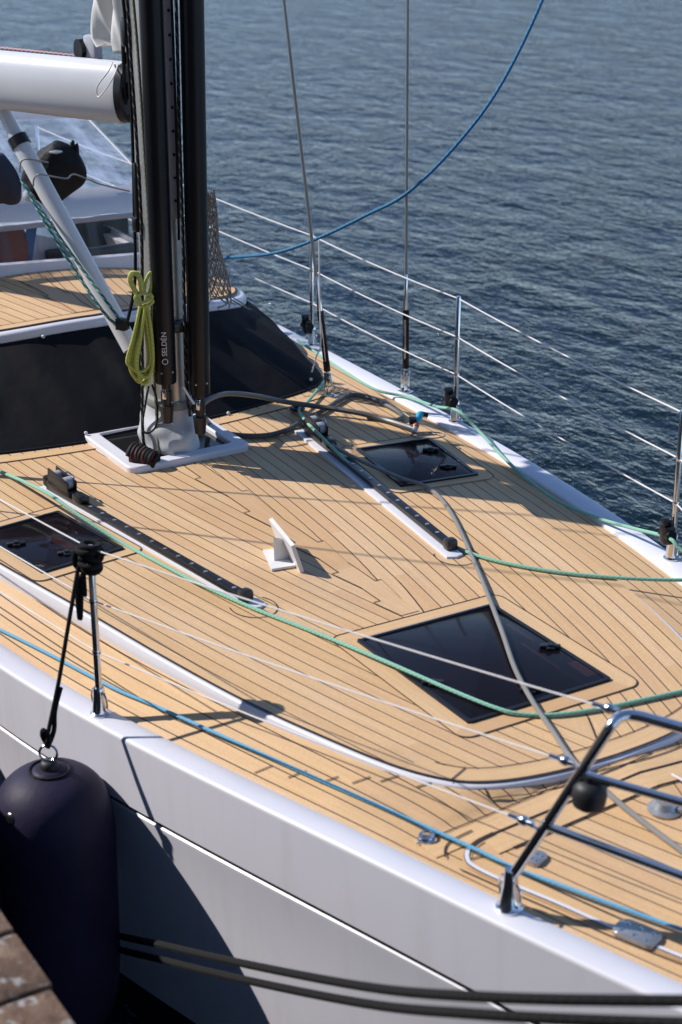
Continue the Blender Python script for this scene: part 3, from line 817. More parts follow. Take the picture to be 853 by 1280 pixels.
# sprayhood: padded front band, clear panel, cloth roof
hd = MB()
hd.grid([[V((WX-.05+.015*math.sin(y*23), y, z_g(y)-.004)) for y in ys], [V((WX-.035, y, z_g(y)+.02)) for y in ys], [V((WX-.07+.01*math.sin(y*17), y, (z_g(y)+z_c(y))/2)) for y in ys], [V((WX-.13, y, z_c(y))) for y in ys], [V((WX-.16, y, z_c(y)-.01)) for y in ys]])
hood = hd.build('sprayhood', 'hood_cloth', yacht, angle=80)
hd = MB(); hd.tube([V((WX-.045, y, z_g(y)-.008)) for y in ys], .016, 8); hd.build('hem', 'frame_grey', hood)
hd = MB(); hd.grid([[V((WX-.14, y, z_c(y)-.004)) for y in ys], [V((WX-.95, y*.98, zv0+.01-.05*y*y)) for y in ys]]); hd.build('clear_panel', 'clear_vinyl', hood)
hd = MB(); hd.grid([[V((WX-.94, y*.98, zv0-.05*y*y)) for y in ys], [V((WX-1.05, y*.98, zv0+.08-.05*y*y)) for y in ys], [V((WX-1.4, y*.96, zv0+.14-.08*y*y)) for y in ys], [V((WX-2.1, y*.96, zv0+.12-.08*y*y)) for y in ys]]); hd.build('roof_cloth', 'hood_cloth', hood)
hd = MB()
for y in (-1.0, .84): hd.tube([V((WX-.14, y, z_c(y)-.004)), V((WX-.95, y*.98, zv0+.01-.05*y*y))], .005, 6)
hd.split('seam', 'sailcloth', hood)
# cockpit behind the pane
ck = MB(); qa, qb, qc, qd = PX(14, 338, -9.25), PX(112, 330, -9.25), PX(100, 304, -9.25), PX(18, 288, -9.25)
for q in (qa, qb): q.z = .2
va_ = [ck.b.verts.new(q) for q in (qa, qb, qc, qd)]; vb_ = [ck.b.verts.new(q+V((-.5, 0, 0))) for q in (qa, qb, qc, qd)]
ck.face(va_); ck.face(list(reversed(vb_)))
for i in range(4): ck.face([va_[i], va_[(i+1) % 4], vb_[(i+1) % 4], vb_[i]])
ck.build('cockpit_coaming', 'gelcoat', yacht)
ck = MB(); ck.box(PX(68, 322, -9.22), (.02, .10, .10), 0, bev=.01); ck.build('cockpit_locker', 'black_plastic', yacht)
ck = MB(); ck.box((-10.3, .2, .24), (.06, 2.2, .24), 0); ck.build('cockpit_bulkhead', 'black_plastic', yacht)
ck = MB(); ck.box((-10.9, 0, .06), (4.0, 1.9, .16), 0); ck.build('cockpit_floor', 'black_plastic', yacht)
ck = MB(); ck.lathe(PX(6, 335, -9.1), [(.13, -.1), (.15, .05), (.15, .16), (.10, .24), (0, .26)], 16); ck.build('cockpit_cushion', 'rust_cloth', yacht)
ck = MB(); ck.box((0, 0, 0), (.012, .055, .34), mat=Matrix.Translation(PX(36, 312, -9.0)) @ Matrix.Rotation(-.22, 4, 'X')); tag(ck.build('blue_strap', 'blue_strap'), 'blue webbing strap hanging behind the windscreen pane at the far left', 'strap')
ck = MB(); ck.box(PX(132, 318, -9.1), (.05, .36, .10), 0, bev=.02); ck.build('instrument_pod', 'black_plastic', yacht)

# ------------------------------------------------------------------ boom, vang, sail
bz = 1.585
ba = PY(157, 116, 0.0); bb = P(-40, 96, ba.z-.01)
bd = (bb-ba).normalized(); bs = bd.cross(V((0, 0, 1))).normalized(); bu = V((0, 0, 1))
H2, W2 = .135, .085
m = MB(); rows = []
for s_, k1 in ((0, .97), (.02, 1), (.6, 1), (1.5, 1.0), (3.2, .98), (4.6, .9)):
    c = ba+bd*s_
    rows.append([c+bs*(W2*k1*math.copysign(abs(math.cos(a))**.8, math.cos(a)))+bu*(H2*k1*math.copysign(abs(math.sin(a))**.85, math.sin(a))) for a in [2*PI*q/32 for q in range(32)]])
vs = m.grid(rows, closed=True); boom = m.build('boom', 'white_paint', yacht, angle=60)
m = MB(); rows = []
for s_, k1 in ((.0, .985), (-.035, .94), (-.04, .80), (-.02, .7)):
    c = ba+bd*s_
    rows.append([c+bs*(W2*k1*math.cos(a))+bu*(H2*k1*math.copysign(abs(math.sin(a))**.85, math.sin(a))) for a in [2*PI*q/32 for q in range(32)]])
vs = m.grid(rows, closed=True); m.face(vs[-1]); m.build('end_cap', 'black_plastic', boom)
m = MB(); m.tube([ba+bd*-.03, V((MX-.15, MY, ba.z))], .03, 10); m.build('pin_fitting', 'black_gloss', boom)
va = PY(165, 436, -.02); vb = PY(-12, 110, -.34); vd = (vb-va)
vt = va+vd*.79
m = MB(); m.tube([va, vt+vd.normalized()*.02], .043, 18); vang = m.build('boom_vang', 'white_paint', yacht)
m = MB(); m.tube([vt, vb+vd*.12], .034, 16); m.build('inner_tube', 'white_paint', vang)
m = MB(); m.tube([vt-vd.normalized()*.02, vt+vd.normalized()*.03], .049, 16); m.build('collar', 'black_plastic', vang)
m = MB(); m.tube([va-vd.normalized()*.09, va], .03, 12); m.tube([va-vd.normalized()*.1, V((MX-.14, MY, va.z-.06))], .02, 8); m.build('heel_fitting', 'black_plastic', vang)
q1 = PY(153, 405, -.08)
m = MB(); m.box(q1, (.05, .035, .06), .4, bev=.008); m.cyl(q1+V((-.01, -.03, 0)), q1+V((.01, .03, 0)), .026, n=14); blk = tag(m.build('vang_block', 'black_gloss'), 'small black block beside the lower end of the white vang tube', 'block')
rope('vang_line', [PY(27, 225, -.30), PY(60, 275, -.25), PY(100, 332, -.17), PY(138, 383, -.11), PY(152, 402, -.085)], .0075, 'rope_teal', 'green and white flecked rope close against the white vang tube', 'vang tackle ropes')
rope('vang_line', [PY(27, 225, -.33), PY(56, 277, -.29), PY(92, 335, -.22), PY(128, 388, -.16), PY(150, 410, -.09)], .0075, 'rope_teal', 'green and white flecked rope hanging in a slight bow left of the vang tube', 'vang tackle ropes')
m = MB(); rows = []
for i in range(15):
    t = i/14; z = PY(150, 78, 0).z+.02+t*.45
    xa = PY(133, 76, 0).x; r = []
    for j in range(33):
        u_ = j/32; xx = -7.25-.34*u_*(1-.25*sm(1-t*6)) - .06*u_*t
        r.append(V((xx, (.05*math.sin(u_*13+t*2.3)+.018*math.sin(u_*29-t*4))*(.3+.7*u_)+.02, z+(.05*u_ if i == 0 else 0))))
    rows.append(r)
m.grid(rows); sail = m.build('mainsail', 'sailcloth'); tag(sail, 'white mainsail corner with folds standing above the boom end', 'sail')
md = sail.modifiers.new('thick', 'SOLIDIFY'); md.thickness = .004
q2 = PY(117, 72, 0)
tk = thing('tack_block', q2, 'black and grey block at the sail corner on top of the white boom', 'block')
m = MB(); m.box(q2+V((0, 0, .04)), (.09, .05, .12), .2, bev=.012); m.build('cheek', 'frame_grey', tk)
m = MB(); m.cyl(q2+V((-.06, -.05, .03)), q2+V((-.06, .02, .03)), .05, n=18); m.cyl(q2+V((.03, -.05, -.03)), q2+V((.03, .02, -.03)), .035, n=16); m.build('sheave', 'black_gloss', tk)
rope('outhaul_rope', [PY(105, 71, 0), PY(60, 66, -.1), PY(0, 60, -.22), PY(-60, 54, -.35)], .007, 'rope_red', 'red and white flecked rope running aft above the white boom', sub=4)
rope('lashing', [PY(148, 80, -.06), PY(140, 100, -.12), PY(124, 121, -.13), PY(122, 108, -.13), PY(135, 90, -.1), PY(141, 78, -.05)], .0032, 'white_strap', 'thin white cord looped over the inner end of the boom', cat_='cord')

# bundle lashed to the vang
bc = PV(74, 212, (-8.62, .02))
bn = thing('black_bundle', bc-V((0, 0, .2)), 'black padded bundle lashed upright beside the white vang tube', 'bundle')
def blob(spine, rad, n=20, seed=1, amp=.12):
    rnd = random.Random(seed); ph = [rnd.uniform(0, 6) for _ in range(6)]
    pts = cat(spine, 5); N = len(pts); m = MB(); rows = []
    ax = (pts[-1]-pts[0]).normalized(); x = ax.cross(FH).normalized(); y = ax.cross(x)
    for i, p in enumerate(pts):
        t = i/(N-1); r0 = rad(t)
        rows.append([p+(x*math.cos(a)+y*math.sin(a)*.7)*r0*(1+amp*math.sin(3*a+ph[0]+5*t)+amp*.6*math.sin(5*a+ph[1]-9*t)+amp*.5*math.sin(13*t+ph[2]+a)) for a in [2*PI*k_/n for k_ in range(n)]])
    vs = m.grid(rows, closed=True); m.face(list(reversed(vs[0]))); m.face(vs[-1]); return m
blob([PV(46, 246, (-8.6, 0)), PV(56, 232, (-8.6, 0)), PV(72, 212, (-8.6, 0)), PV(84, 193, (-8.6, 0)), PV(90, 184, (-8.6, 0))], lambda t: .135*math.sin(PI*min(1, .12+t*.86))**.6, 24, 3, .10).build('padding', 'black_cloth', bn, angle=75)
for px, py, l in ((91, 184, .05), (96, 188, .05), (96, 198, .04)):
    a = PV(px, py, (-8.6, 0)); m = MB(); m.tube([a-V((0, 0, .03)), a+V((0, 0, l*.4)), a+V((.004, 0.004, l*.7))], .012, 10, rs=[.013, .013, .006]); m.build('strap_end', 'black_cloth', bn)
m = MB(); a = PV(40, 243, (-8.58, 0)); m.lathe(a, [(0, -.045), (.03, -.035), (.042, 0), (.03, .035), (0, .045)], 14, axis=(1, .4, .5)); m.build('grey_pad', 'hood_cloth', bn)
m = MB(); a = PV(70, 190, (-8.5, -.05)); m.box(a, (.05, .05, .012), .5, bev=.004); m.build('grey_pad', 'galvanised', bn)
rope('bundle_cord', [PY(25, 214, -.34), PY(26, 204, -.36), PY(31, 199, -.36), PY(44, 200, -.30), PY(60, 203, -.1)], .004, 'line_grey', 'upper grey cord tying the black bundle to the white vang tube', 'cords lashing the bundle', cat_='cord')
rope('bundle_cord', [PY(42, 232, -.30), PY(43, 223, -.32), PY(50, 218, -.32), PY(68, 221, -.2), PY(84, 223, -.12), PY(94, 218, 0), PY(125, 230, .2), PY(162, 239, .4)], .004, 'line_grey', 'lower grey cord round the black bundle with its tail running right to the mast', 'cords lashing the bundle', cat_='cord')
nb_ = blob([PV(-30, 236, (-8.75, -.5)), PV(-16, 226, (-8.75, -.5)), PV(-2, 222, (-8.75, -.5)), PV(12, 228, (-8.75, -.5)), PV(26, 240, (-8.75, -.5))], lambda t: .13*math.sin(PI*(.1+.82*t))**.7, 24, 9, .07).build('navy_bundle', 'navy_cloth', None, angle=75)
tag(nb_, 'dark navy folded cloth heap on the sprayhood at the left picture edge', 'bundle')

# ------------------------------------------------------------------ halyards and lines on the mast
def vline(name, pts, q, r, mat, label, group=None, cat_='rope'):
    return rope(name, [PV(x, y, q) for x, y in pts], r, mat, label, group, cat_=cat_)
LQ = (-7.05, -.13)
vline('halyard', [(150, -40), (158, 40), (165, 150), (168, 260), (169, 350), (160, 400)], (-7.10, -.10), .008, 'rope_black', 'black halyard, leftmost rope down the mast, ending at the vang block', 'halyards down the mast')
vline('halyard', [(157, -40), (163, 60), (170, 160), (177, 280), (178, 380), (178, 470), (179, 545), (184, 562)], (-7.0, -.13), .008, 'rope_fleck', 'black and white flecked halyard running behind the yellow coil to the deck', 'halyards down the mast')
vline('halyard', [(163, -40), (172, 60), (180, 180), (188, 320), (190, 420), (196, 520), (199, 572)], (-6.95, -.12), .007, 'rope_olive', 'olive halyard close along the left side of the lettered pole', 'halyards down the mast')
vline('halyard', [(219, -40), (222, 60), (225, 180), (229, 300), (231, 400), (233, 480), (238, 520)], (-6.84, .02), .008, 'rope_fleck', 'black and white flecked halyard running between the two black poles', 'halyards down the mast')
vline('halyard', [(213, -40), (217, 60), (221, 180), (224, 300)], (-6.82, .03), .006, 'rope_black', 'thin black halyard between the poles beside the mast track', 'halyards down the mast')
vline('mast_cord', [(186, 482), (182, 505), (178, 535), (186, 541), (196, 530), (196, 500), (190, 480)], (-6.93, -.14), .0055, 'rope_fleck', 'flecked cord in a low loop on the pale mast sleeve', cat_='cord')
m = MB(); m.box(PV(172, 240, (-7.1, -.14)), (.03, .03, .26), 0, bev=.008); m.box(PV(172, 280, (-7.1, -.14)), (.045, .04, .07), 0, bev=.01)
m.box(PV(158, 40, (-7.12, -.1)), (.05, .04, .12), 0, bev=.01); m.split('mast_slider', 'black_gloss', mast)

# yellow coil
yc = thing('rope_coil', PV(177, 480, (-6.9, -.17)), 'yellow green rope coiled and hung on the mast beside the lettered pole', 'rope')
QY = (-6.90, -.165)
def yl(pts, off=0.0, closed=False, r=.0075):
    m = MB(); m.tube(cat([PV(x, y, (QY[0]+off*.8, QY[1]-off*.5)) for x, y in pts], 8, closed), r, 8, closed=closed); return m
for i, (dx, w, b_) in enumerate(((0, 10, 478), (2, 14, 470), (-2, 12, 474), (4, 8, 480), (-1, 16, 465), (5, 11, 472))):
    yl([(177+dx, 382), (177+dx-w*.55, 420), (176+dx-w, 450), (176+dx-w*.7, b_-6), (177+dx, b_), (178+dx+w*.6, b_-8), (179+dx+w*.7, 445), (180+dx+w*.35, 410), (181+dx*.6, 380)], i*.008).build('loop', 'rope_yellow', yc)
yl([(170, 373), (178, 378), (188, 374), (190, 370), (181, 367), (171, 369), (170, 375), (178, 383), (188, 380), (191, 376), (182, 372)], .05).build('wrap', 'rope_yellow', yc)
for i, (w) in enumerate((5, 3)):
    yl([(174, 372), (167, 360), (163, 350), (165, 342), (172, 343), (176, 352), (178, 366)], .03+i*.012, r=.012).build('top_loop', 'rope_yellow', yc)
yl([(184, 374), (189, 360), (191, 345), (188, 341), (183, 350), (180, 366)], .02).build('top_loop', 'rope_yellow', yc)

# black line coil at the sleeve foot
ca, cb = P(166, 566, .06), P(197, 576, .04)
rc = thing('black_rope_coil', ca.lerp(cb, .5)-V((0, 0, .05)), 'black rope with red flecks coiled beside the mast sleeve', 'rope')
ax = (cb-ca); m = MB(); pts = []
x_ = ax.normalized().cross(V((0, 0, 1))).normalized(); y_ = x_.cross(ax.normalized())
for i in range(161):
    t = i/160; a = t*2*PI*7; pts.append(ca+ax*(t*.92)+(x_*math.cos(a)+y_*math.sin(a))*(.042-.012*t))
m.tube(pts, .0125, 8); m.build('turns', 'rope_coil', rc)
m = MB(); m.tube([ca-ax*.05, cb], .03, 12); m.build('core', 'rope_black', rc)

# ------------------------------------------------------------------ net hanging behind the mast
nr = thing('cargo_net', V((-8.10, .52, zr(.52)+.01)), 'grey knotted net hanging from the mast down to the cabin roof', 'net')
m = MB(); NA, NH = 18, 20
topc = PV(258, 240, (-7.6, .42)); botc = PV(266, 372, (-7.95, .50))
def npt(i, a):
    t = i/NH; c = topc.lerp(botc, t); r = .035+.060*t**1.6+.008*math.sin(t*9+a*2)
    return c+RH*(r*math.cos(a))+FH*(r*.7*math.sin(a))+V((0, 0, .012*math.sin(3*a)))
for k_ in range(NA):
    for dr in (1, -1):
        m.tube(cat([npt(i, 2*PI*k_/NA+dr*i*.14) for i in range(0, NH+1)], 2), .0030, 5)
m.build('mesh', 'rope_net', nr)
m = MB()
rnd = random.Random(4)
for k_ in range(9):
    a = rnd.uniform(-1.2, 2.0); p0 = npt(NH, a); p0.z = max(p0.z, zr(p0.y)+.01); p1 = p0+RH*rnd.uniform(-.03, .06)+FH*rnd.uniform(-.08, .08); p1.z = zr(p1.y)+.012; p2 = p1+RH*rnd.uniform(-.06, .06)+FH*rnd.uniform(-.06, .06); p2.z = zr(p2.y)+.012
    m.tube(cat([p0, p1+V((0, 0, .02)), p2], 5), .0032, 5)
m.build('loose_strand', 'rope_net', nr)
rope('net_tail', [PV(262, 345, (-7.85, .5)), PV(263, 372, (-7.8, .5)), PV(259, 384, (-7.75, .5)), PV(257, 392, (-7.72, .5))], .004, 'rope_net', 'short grey cord end hanging over the white roof edge under the net', cat_='cord')

# ------------------------------------------------------------------ stanchions, lifelines
def stanchion(x, side, lead):
    y = side*(BO(x, side)-(.055 if side < 0 else .032)); z = zg(x, side); b = V((x, y, z))
    m = MB(); m.lathe(b, [(.0125, .02), (.0125, .628), (.009, .634), (0, .635)], 16)
    st = m.build('stanchion', 'steel', yacht)
    m = MB(); m.lathe(b, [(.036, 0.0), (.036, .006), (.028, .012), (.021, .07), (.019, .10), (.017, .104)], 20); m.build('foot', 'steel', st)
    m = MB(); t = (V((x+.1, side*BO(x+.1, side), 0))-V((x, side*BO(x, side), 0))).normalized(); o_ = V((-t.y, t.x, 0))*(-side)*-1
    for sg in (1, -1):
        pts = [b+t*(sg*(.024+.022*math.sin(a)))+V((0, 0, .055-.034*math.cos(a))) for a in [PI*k_/8 for k_ in range(9)]]
        m.tube(pts, .0038, 6)
    m.cyl(b+V((0, 0, .088))-t*.03, b+V((0, 0, .088))+t*.03, .006, n=8)
    m.split('eye', 'steel', st)
    m = MB()
    for h in (.24, .43): m.lathe(b+V((0, 0, h-.008)), [(.0133, 0), (.015, .004), (.015, .012), (.0133, .016)], 14)
    m.split('wire_ferrule', 'steel', st)
    if lead:
        m = MB(); c = b+V((0, -side*.034, .115))+t*.0
        m.box(c, (.055, .05, .085), math.atan2(t.y, t.x), bev=.014); m.cyl(c-t*.036, c+t*.036, .024, n=14); m.box(c+V((0, -side*.01, .055)), (.035, .04, .03), math.atan2(t.y, t.x), bev=.008)
        m.build('line_lead', 'black_gloss', st)
    return b
SX = [-4.906, -6.742, -8.23]
stp = [stanchion(x, 1, True) for x in SX]
sts = [stanchion(-5.02, -1, False)]
sts.append(stanchion(-6.93, -1, False))
for x in (-10.4, -12.2): stp.append(stanchion(x, 1, False))
PB = V((-3.29, .731, -.05))
for hh in (.622, .43, .24):
    m = MB(); ends = [PB+V((.06, -.06, hh-.02))]+[p+V((0, 0, hh)) for p in stp]
    pts = []
    for a, b in zip(ends, ends[1:]):
        for i in range(8): t = i/8; pts.append(a.lerp(b, t)-V((0, 0, .012*4*t*(1-t))))
    m.tube(pts+[ends[-1]], .0034, 8); m.build('lifeline', 'life_wire', yacht)

# pulpit on the near side
TB = P(637, 1133, -.045); pt = P(785, 893, .585); TT = P(900, 928, .585); 
m = MB(); k1 = P(762, 905, .575)
upb = TB+V((0.0, 0.0, .10))
mid_ = PV(700, 1004, TB.lerp(pt, .55))
l0 = TB+V((.004, .004, .10)); l1 = P(764, 908, .565)
path = [TB+V((0, 0, .03)), TB+V((.001, .001, .075)), l0]+[l0.lerp(l1, t) for t in (.1, .35, .65, .9)]+[l1]
bend = [P(764, 908, .565), P(773, 898, .582), P(788, 894, .586), P(806, 897, .586)]
rail_end = [P(860, 912, .586), P(910, 927, .586), V((-2.35, -.18, .59))]
m.tube(cat(path, 6)[:-1]+cat(bend, 5)+rail_end, .0155, 16); pul = m.build('pulpit', 'steel', yacht)
def onpost(py):
    q = cat(path, 12); return min(q, key=lambda p: abs((640-F*(p-CAM).dot(UP)/(p-CAM).dot(FW))-py))
a1_ = onpost(965); a2_ = onpost(1032)
e1 = P(853, 1003, a1_.z); e2 = P(853, 1095, a2_.z)
m = MB(); m.tube([a1_, e1, a1_+(e1-a1_)*3.2], .0125, 14); m.build('rail', 'steel', pul)
m = MB(); m.tube([a2_, e2, a2_+(e2-a2_)*3.0], .0125, 14); m.build('rail', 'steel', pul)
m = MB(); m.lathe(TB-V((0, 0, .005)), [(.04, 0), (.04, .006), (.03, .016), (.022, .08), (.018, .12), (.0165, .125)], 20); m.build('foot', 'steel', pul)
m = MB()
for sg in (1, -1):
    m.tube([TB+V((sg*(.028+.022*math.sin(a)), -sg*.006*0, .05-.036*math.cos(a))) for a in [PI*k_/8 for k_ in range(9)]], .0042, 6)
m.split('eye', 'steel', pul)
lc = a1_+(e1-a1_).normalized()*.03-V((0, 0, .055))
m = MB(); m.lathe(lc, [(0, -.046), (.025, -.043), (.044, -.028), (.048, 0), (.044, .026), (.03, .04), (.0, .044)], 22); m.cyl(lc+V((0, 0, .03)), lc+V((0, 0, .06)), .018, n=12); m.build('bow_light', 'rubber', pul)
# near lifelines run from the pulpit past the near stanchion
for hh, pa in ((.622, (762, 886)), (.43, (707, 951)), (.24, (655, 1026))):
    zq = {.622: .585, .43: a1_.z+.0, .24: a2_.z}[hh]
    e_ = P(*pa, zq)
    ends = [e_]+[p+V((0, 0, hh)) for p in sts]; pts = []
    for a, b in zip(ends, ends[1:]):
        for i in range(10): t = i/10; pts.append(a.lerp(b, t)-V((0, 0, .010*4*t*(1-t))))
    m = MB(); m.tube(pts+[ends[-1]], .0027, 6); ll = m.build('lifeline', 'white_strap', yacht)
    d = (ends[1]-ends[0]).normalized()
    m = MB(); m.tube([e_-d*.03, e_+d*.015], .0105, 10); m.tube([e_+d*.012, e_+d*.05], .0075, 8); m.lathe(e_+d*.0, [(.012, -.012), (.015, -.006), (.015, .006), (.012, .012)], 12, axis=d); m.build('tensioner', 'steel', ll)
    m = MB(); pp = onpost(pa[1]+ (22 if hh > .6 else 14)); m.tube([e_-d*.02, pp], .005, 6); m.build('toggle', 'steel', ll)

# ------------------------------------------------------------------ shrouds
def shroud(base, tip, r, n_t):
    base, tip = V(base), V(tip); d = (tip-base).normalized()
    m = MB(); m.tube([base+d*.5, tip], r, 8); sh = m.build('shroud', 'wire', yacht)
    m = MB()
    m.tube([base+d*.30, base+d*.302, base+d*.33, base+d*.47, base+d*.50, base+d*.62, base+d*.625], .01, 12, rs=[.008, .013, .0135, .0135, .010, .008, .005])
    m.tube([base+d*.10, base+d*.32], .009, 10)
    m.build('terminal', 'steel', sh)
    m = MB(); x = d.cross(V((0, 1, 0))).normalized(); y = d.cross(x)
    for sg in (1, -1): m.tube([base+d*.15+y*.0+x*sg*.012, base+d*.19+x*sg*.016, base+d*.38+x*sg*.016, base+d*.42+x*sg*.012], .008, 8)
    m.tube([base+d*.13, base+d*.18], .017, 12); m.tube([base+d*.39, base+d*.44], .017, 12)
    m.build('turnbuckle', 'black_gloss', sh)
    m = MB()
    for sg in (1, -1): m.box((0, 0, 0), (.008, .03, .13), mat=Matrix.Translation(base+d*.055+x*sg*.015) @ d.to_track_quat('Z', 'Y').to_matrix().to_4x4(), bev=.003)
    m.cyl(base+d*.10-x*.028, base+d*.10+x*.028, .008, n=10); m.cyl(base+d*.03-x*.028, base+d*.03+x*.028, .008, n=10)
    m.box(base+V((0, 0, .004)), (.07, .05, .008), .3, bev=.003)
    m.build('toggle', 'steel', sh)
CI = P(413, 495, 0); tI = PY(355, 0, CI.y-.11); dI = tI-CI
CO2 = PS(507, 490, .015)
shroud(CI, CI+dI*(5.2/dI.z), .0085, 1)
tO = PV(510, 0, CO2); tO = CO2+(tO-CO2)*(5.2/(tO-CO2).z)
shroud(CO2, tO, .0065, 1)
for p, t in ((CI, CI+dI*(5.2/dI.z)), (CO2, tO)):
    shroud((p.x, -p.y, p.z), (t.x, -t.y, t.z), .006, 1)
# white tape tails at the inner shroud
rope('tape_tail', [PV(399, 300, CI), PV(400, 380, CI), PV(401, 430, CI), PV(396, 445, CI), PV(390, 465, CI)], .004, 'white_strap', 'white tape tail hanging beside the inner far shroud turnbuckle', cat_='cord')

# ------------------------------------------------------------------ genoa tracks
def track(A, B, side, label):
    A, B = V((A[0], A[1], 0)), V((B[0], B[1], 0)); d = (B-A).normalized(); s = V((-d.y, d.x, 0)); L = (B-A).length; rz = math.atan2(d.y, d.x)
    m = MB(); o = -side*.012
    pl = [A-d*.04+s*(o+.036), B+d*.045+s*(o+.036), B+d*.06+s*o, B+d*.045+s*(o-.036), A-d*.04+s*(o-.036)]
    m.prism(pl, .0, .012, 0, .003); tr = m.build('genoa_track', 'gelcoat', yacht); tr['label'] = label
    m = MB(); c = A.lerp(B, .5); m.box(c+V((0, 0, .022)), (L-.02, .032, .02), rz, bev=.004); m.box(c+V((0, 0, .034)), (L-.02, .040, .007), rz, bev=.002); m.build('rail', 'black_plastic', tr)
    for i in range(int(L/.095)):
        p = A+d*(.36+.095*i)
        if (p-A).length > L-.05: break
        q = MB(); q.cyl(p+V((0, 0, .037)), p+V((0, 0, .0395)), .0085, n=10); q.build('bolt', 'galvanised', tr)
    m = MB(); m.box(B-d*.02+V((0, 0, .032)), (.05, .05, .05), rz, bev=.012); m.build('end_stop', 'black_plastic', tr)
    # car with its block
    cp = A+d*.13
    m = MB(); m.box(cp+V((0, 0, .05)), (.20, .055, .025), rz, bev=.008)
    m.box(cp-d*.11+V((0, 0, .052)), (.05, .05, .05), rz, bev=.012); m.box(cp+d*.15+V((0, 0, .05)), (.08, .05, .04), rz, bev=.012)
    m.build('car', 'black_gloss', tr)
    m = MB()
    for sg in (1, -1): m.box((0, 0, 0), (.17, .008, .06), mat=Matrix.Translation(cp+s*sg*.020+V((0, 0, .085))) @ Matrix.Rotation(rz, 4, 'Z') @ Matrix.Rotation(.12, 4, 'Y'), bev=.003)
    m.split('cheek', 'black_plastic', tr)
    for t in (-.05, .045):
        m = MB(); m.cyl(cp+d*t-s*.016+V((0, 0, .088)), cp+d*t+s*.016+V((0, 0, .088)), .027, n=16); m.build('sheave', 'frame_grey', tr)
    m = MB(); m.tube([cp-d*.04+s*(.03)+V((0, 0, .10+.0)), cp+s*.034+V((0, 0, .115)), cp+d*.05+s*.03+V((0, 0, .105))], .005, 6); m.build('pin', 'steel', tr)
    TE.append((B, d, s))
    return A, B, d, s
TE = []
pa, pb = P(60, 605, .03), P(311, 747, .03); pc, pd = P(383, 535, .03), P(566, 683, .03)
tA = ((pa.x+pc.x)/2, (-pa.y+pc.y)/2); tB = ((pb.x+pd.x)/2, (-pb.y+pd.y)/2)
track((pc.x, pc.y), (pd.x, pd.y), 1, 'black track on the far side of the foredeck')
track((pa.x, pa.y), (pb.x, pb.y), -1, 'black track on the near side of the foredeck')

# ------------------------------------------------------------------ small deck fittings
def deck_plate(p, name, a, b, rz):
    m = MB(); m.prism(rrect(p.x-a, p.y-b, p.x+a, p.y+b, min(a, b)*.6, 5, rz), p.z, p.z+.014, 0, .004)
    o = m.build(name, 'galvanised', yacht)
    s_ = MB()
    for dx in (-.6, 0, .6):
        for dy in (-.45, .45):
            q = p+Matrix.Rotation(rz, 3, 'Z') @ V((dx*a, dy*b, 0)); s_.lathe(q+V((0, 0, .014)), [(.007, 0), (.006, .002), (0, .003)], 10)
    s_.split('screw', 'steel', o)
deck_plate(PS(797, 1170), 'hinge', .065, .04, .35)
deck_plate(PS(690, 1092)+V((-.08, .0, 0)), 'hinge', .03, .035, .35)
p = PS(832, 1012); m = MB(); m.lathe(p, [(.055, 0), (.055, .006), (.04, .012), (.03, .03), (.012, .034), (0, .034)], 20); m.box(p+V((.04, .05, .012)), (.05, .07, .02), .6, bev=.006); m.build('deck_ring', 'galvanised', yacht)
p = PS(533, 1050); m = MB(); m.lathe(p, [(.028, 0), (.028, .004), (.018, .008), (0, .009)], 18)
m.tube([p+V((.02*math.cos(a), .02*math.sin(a), .016+.004*math.sin(a))) for a in [2*PI*k_/16 for k_ in range(16)]], .0045, 6, closed=True); m.build('pad_eye', 'steel', yacht)
p = PS(606, 1118); 
# small eye beside the far rail
p = P(563, 548, -.10)
p = P(545, 545, 0)
m = MB(); m.tube([P(505+22*math.cos(a)+30, 544+4*math.sin(a), .006) for a in [2*PI*k_/20 for k_ in range(20)]], .003, 6, closed=True); tag(m.build('wire_loop', 'wire'), 'thin wire loop lying flat on the planks beside the spray nozzle', 'wire')
rope('gutter_cord', [PS(840, 968, .02), PS(853, 975, .02), PS(880, 990, .02)], .004, 'white_strap', 'short white cord on the planks at the right picture edge', cat_='cord', sub=4)

m = MB()
for B, d, s_ in TE:
    m.ribbon([B+d*(.03+.10*math.cos(a))+s_*(.085*math.sin(a))+V((0, 0, .0045)) for a in [-PI/2-.5+(PI+1.0)*k_/20 for k_ in range(21)]], .0045, 0)
m.split('seam', 'caulk', yacht)

# ------------------------------------------------------------------ white board stand on the deck
A_ = P(376, 717, 0); T2 = P(364, 683, .12); T1 = P(336, 649, .12); lean = T2-A_; B_ = T1-lean; B_.z = 0
nrm = (T1-T2).cross(lean).normalized(); 
if nrm.dot(V((1, .3, 0))) < 0: nrm = -nrm
st_ = thing('white_stand', (A_+B_)/2, 'small white board stand standing on the planks in the middle of the foredeck', 'stand')
def slab(p4, n, t):
    m = MB(); a = [m.b.verts.new(q) for q in p4]; b = [m.b.verts.new(q+n*t) for q in p4]
    m.face(a); m.face(list(reversed(b)))
    for i in range(4): m.face([a[i], a[(i+1) % 4], b[(i+1) % 4], b[i]])
    return m
slab([A_, T2, T1, B_], nrm, .016).build('leaning_board', 'white_paint', st_, smooth=False)
b0, b1, b2, b3 = P(329, 690, .004), P(340, 714, .004), P(371, 709, .004), P(357, 688, .004)
slab([b0, b1, b2, b3], V((0, 0, 1)), .010).build('foot_plate', 'white_paint', st_, smooth=False)
u0, u1 = P(343, 701, .014), P(363, 698, .014)
slab([u0, u1, PV(353, 674, u1), PV(342, 673, u0)], V((-.5, .86, 0)), .008).build('support', 'white_paint', st_, smooth=False)

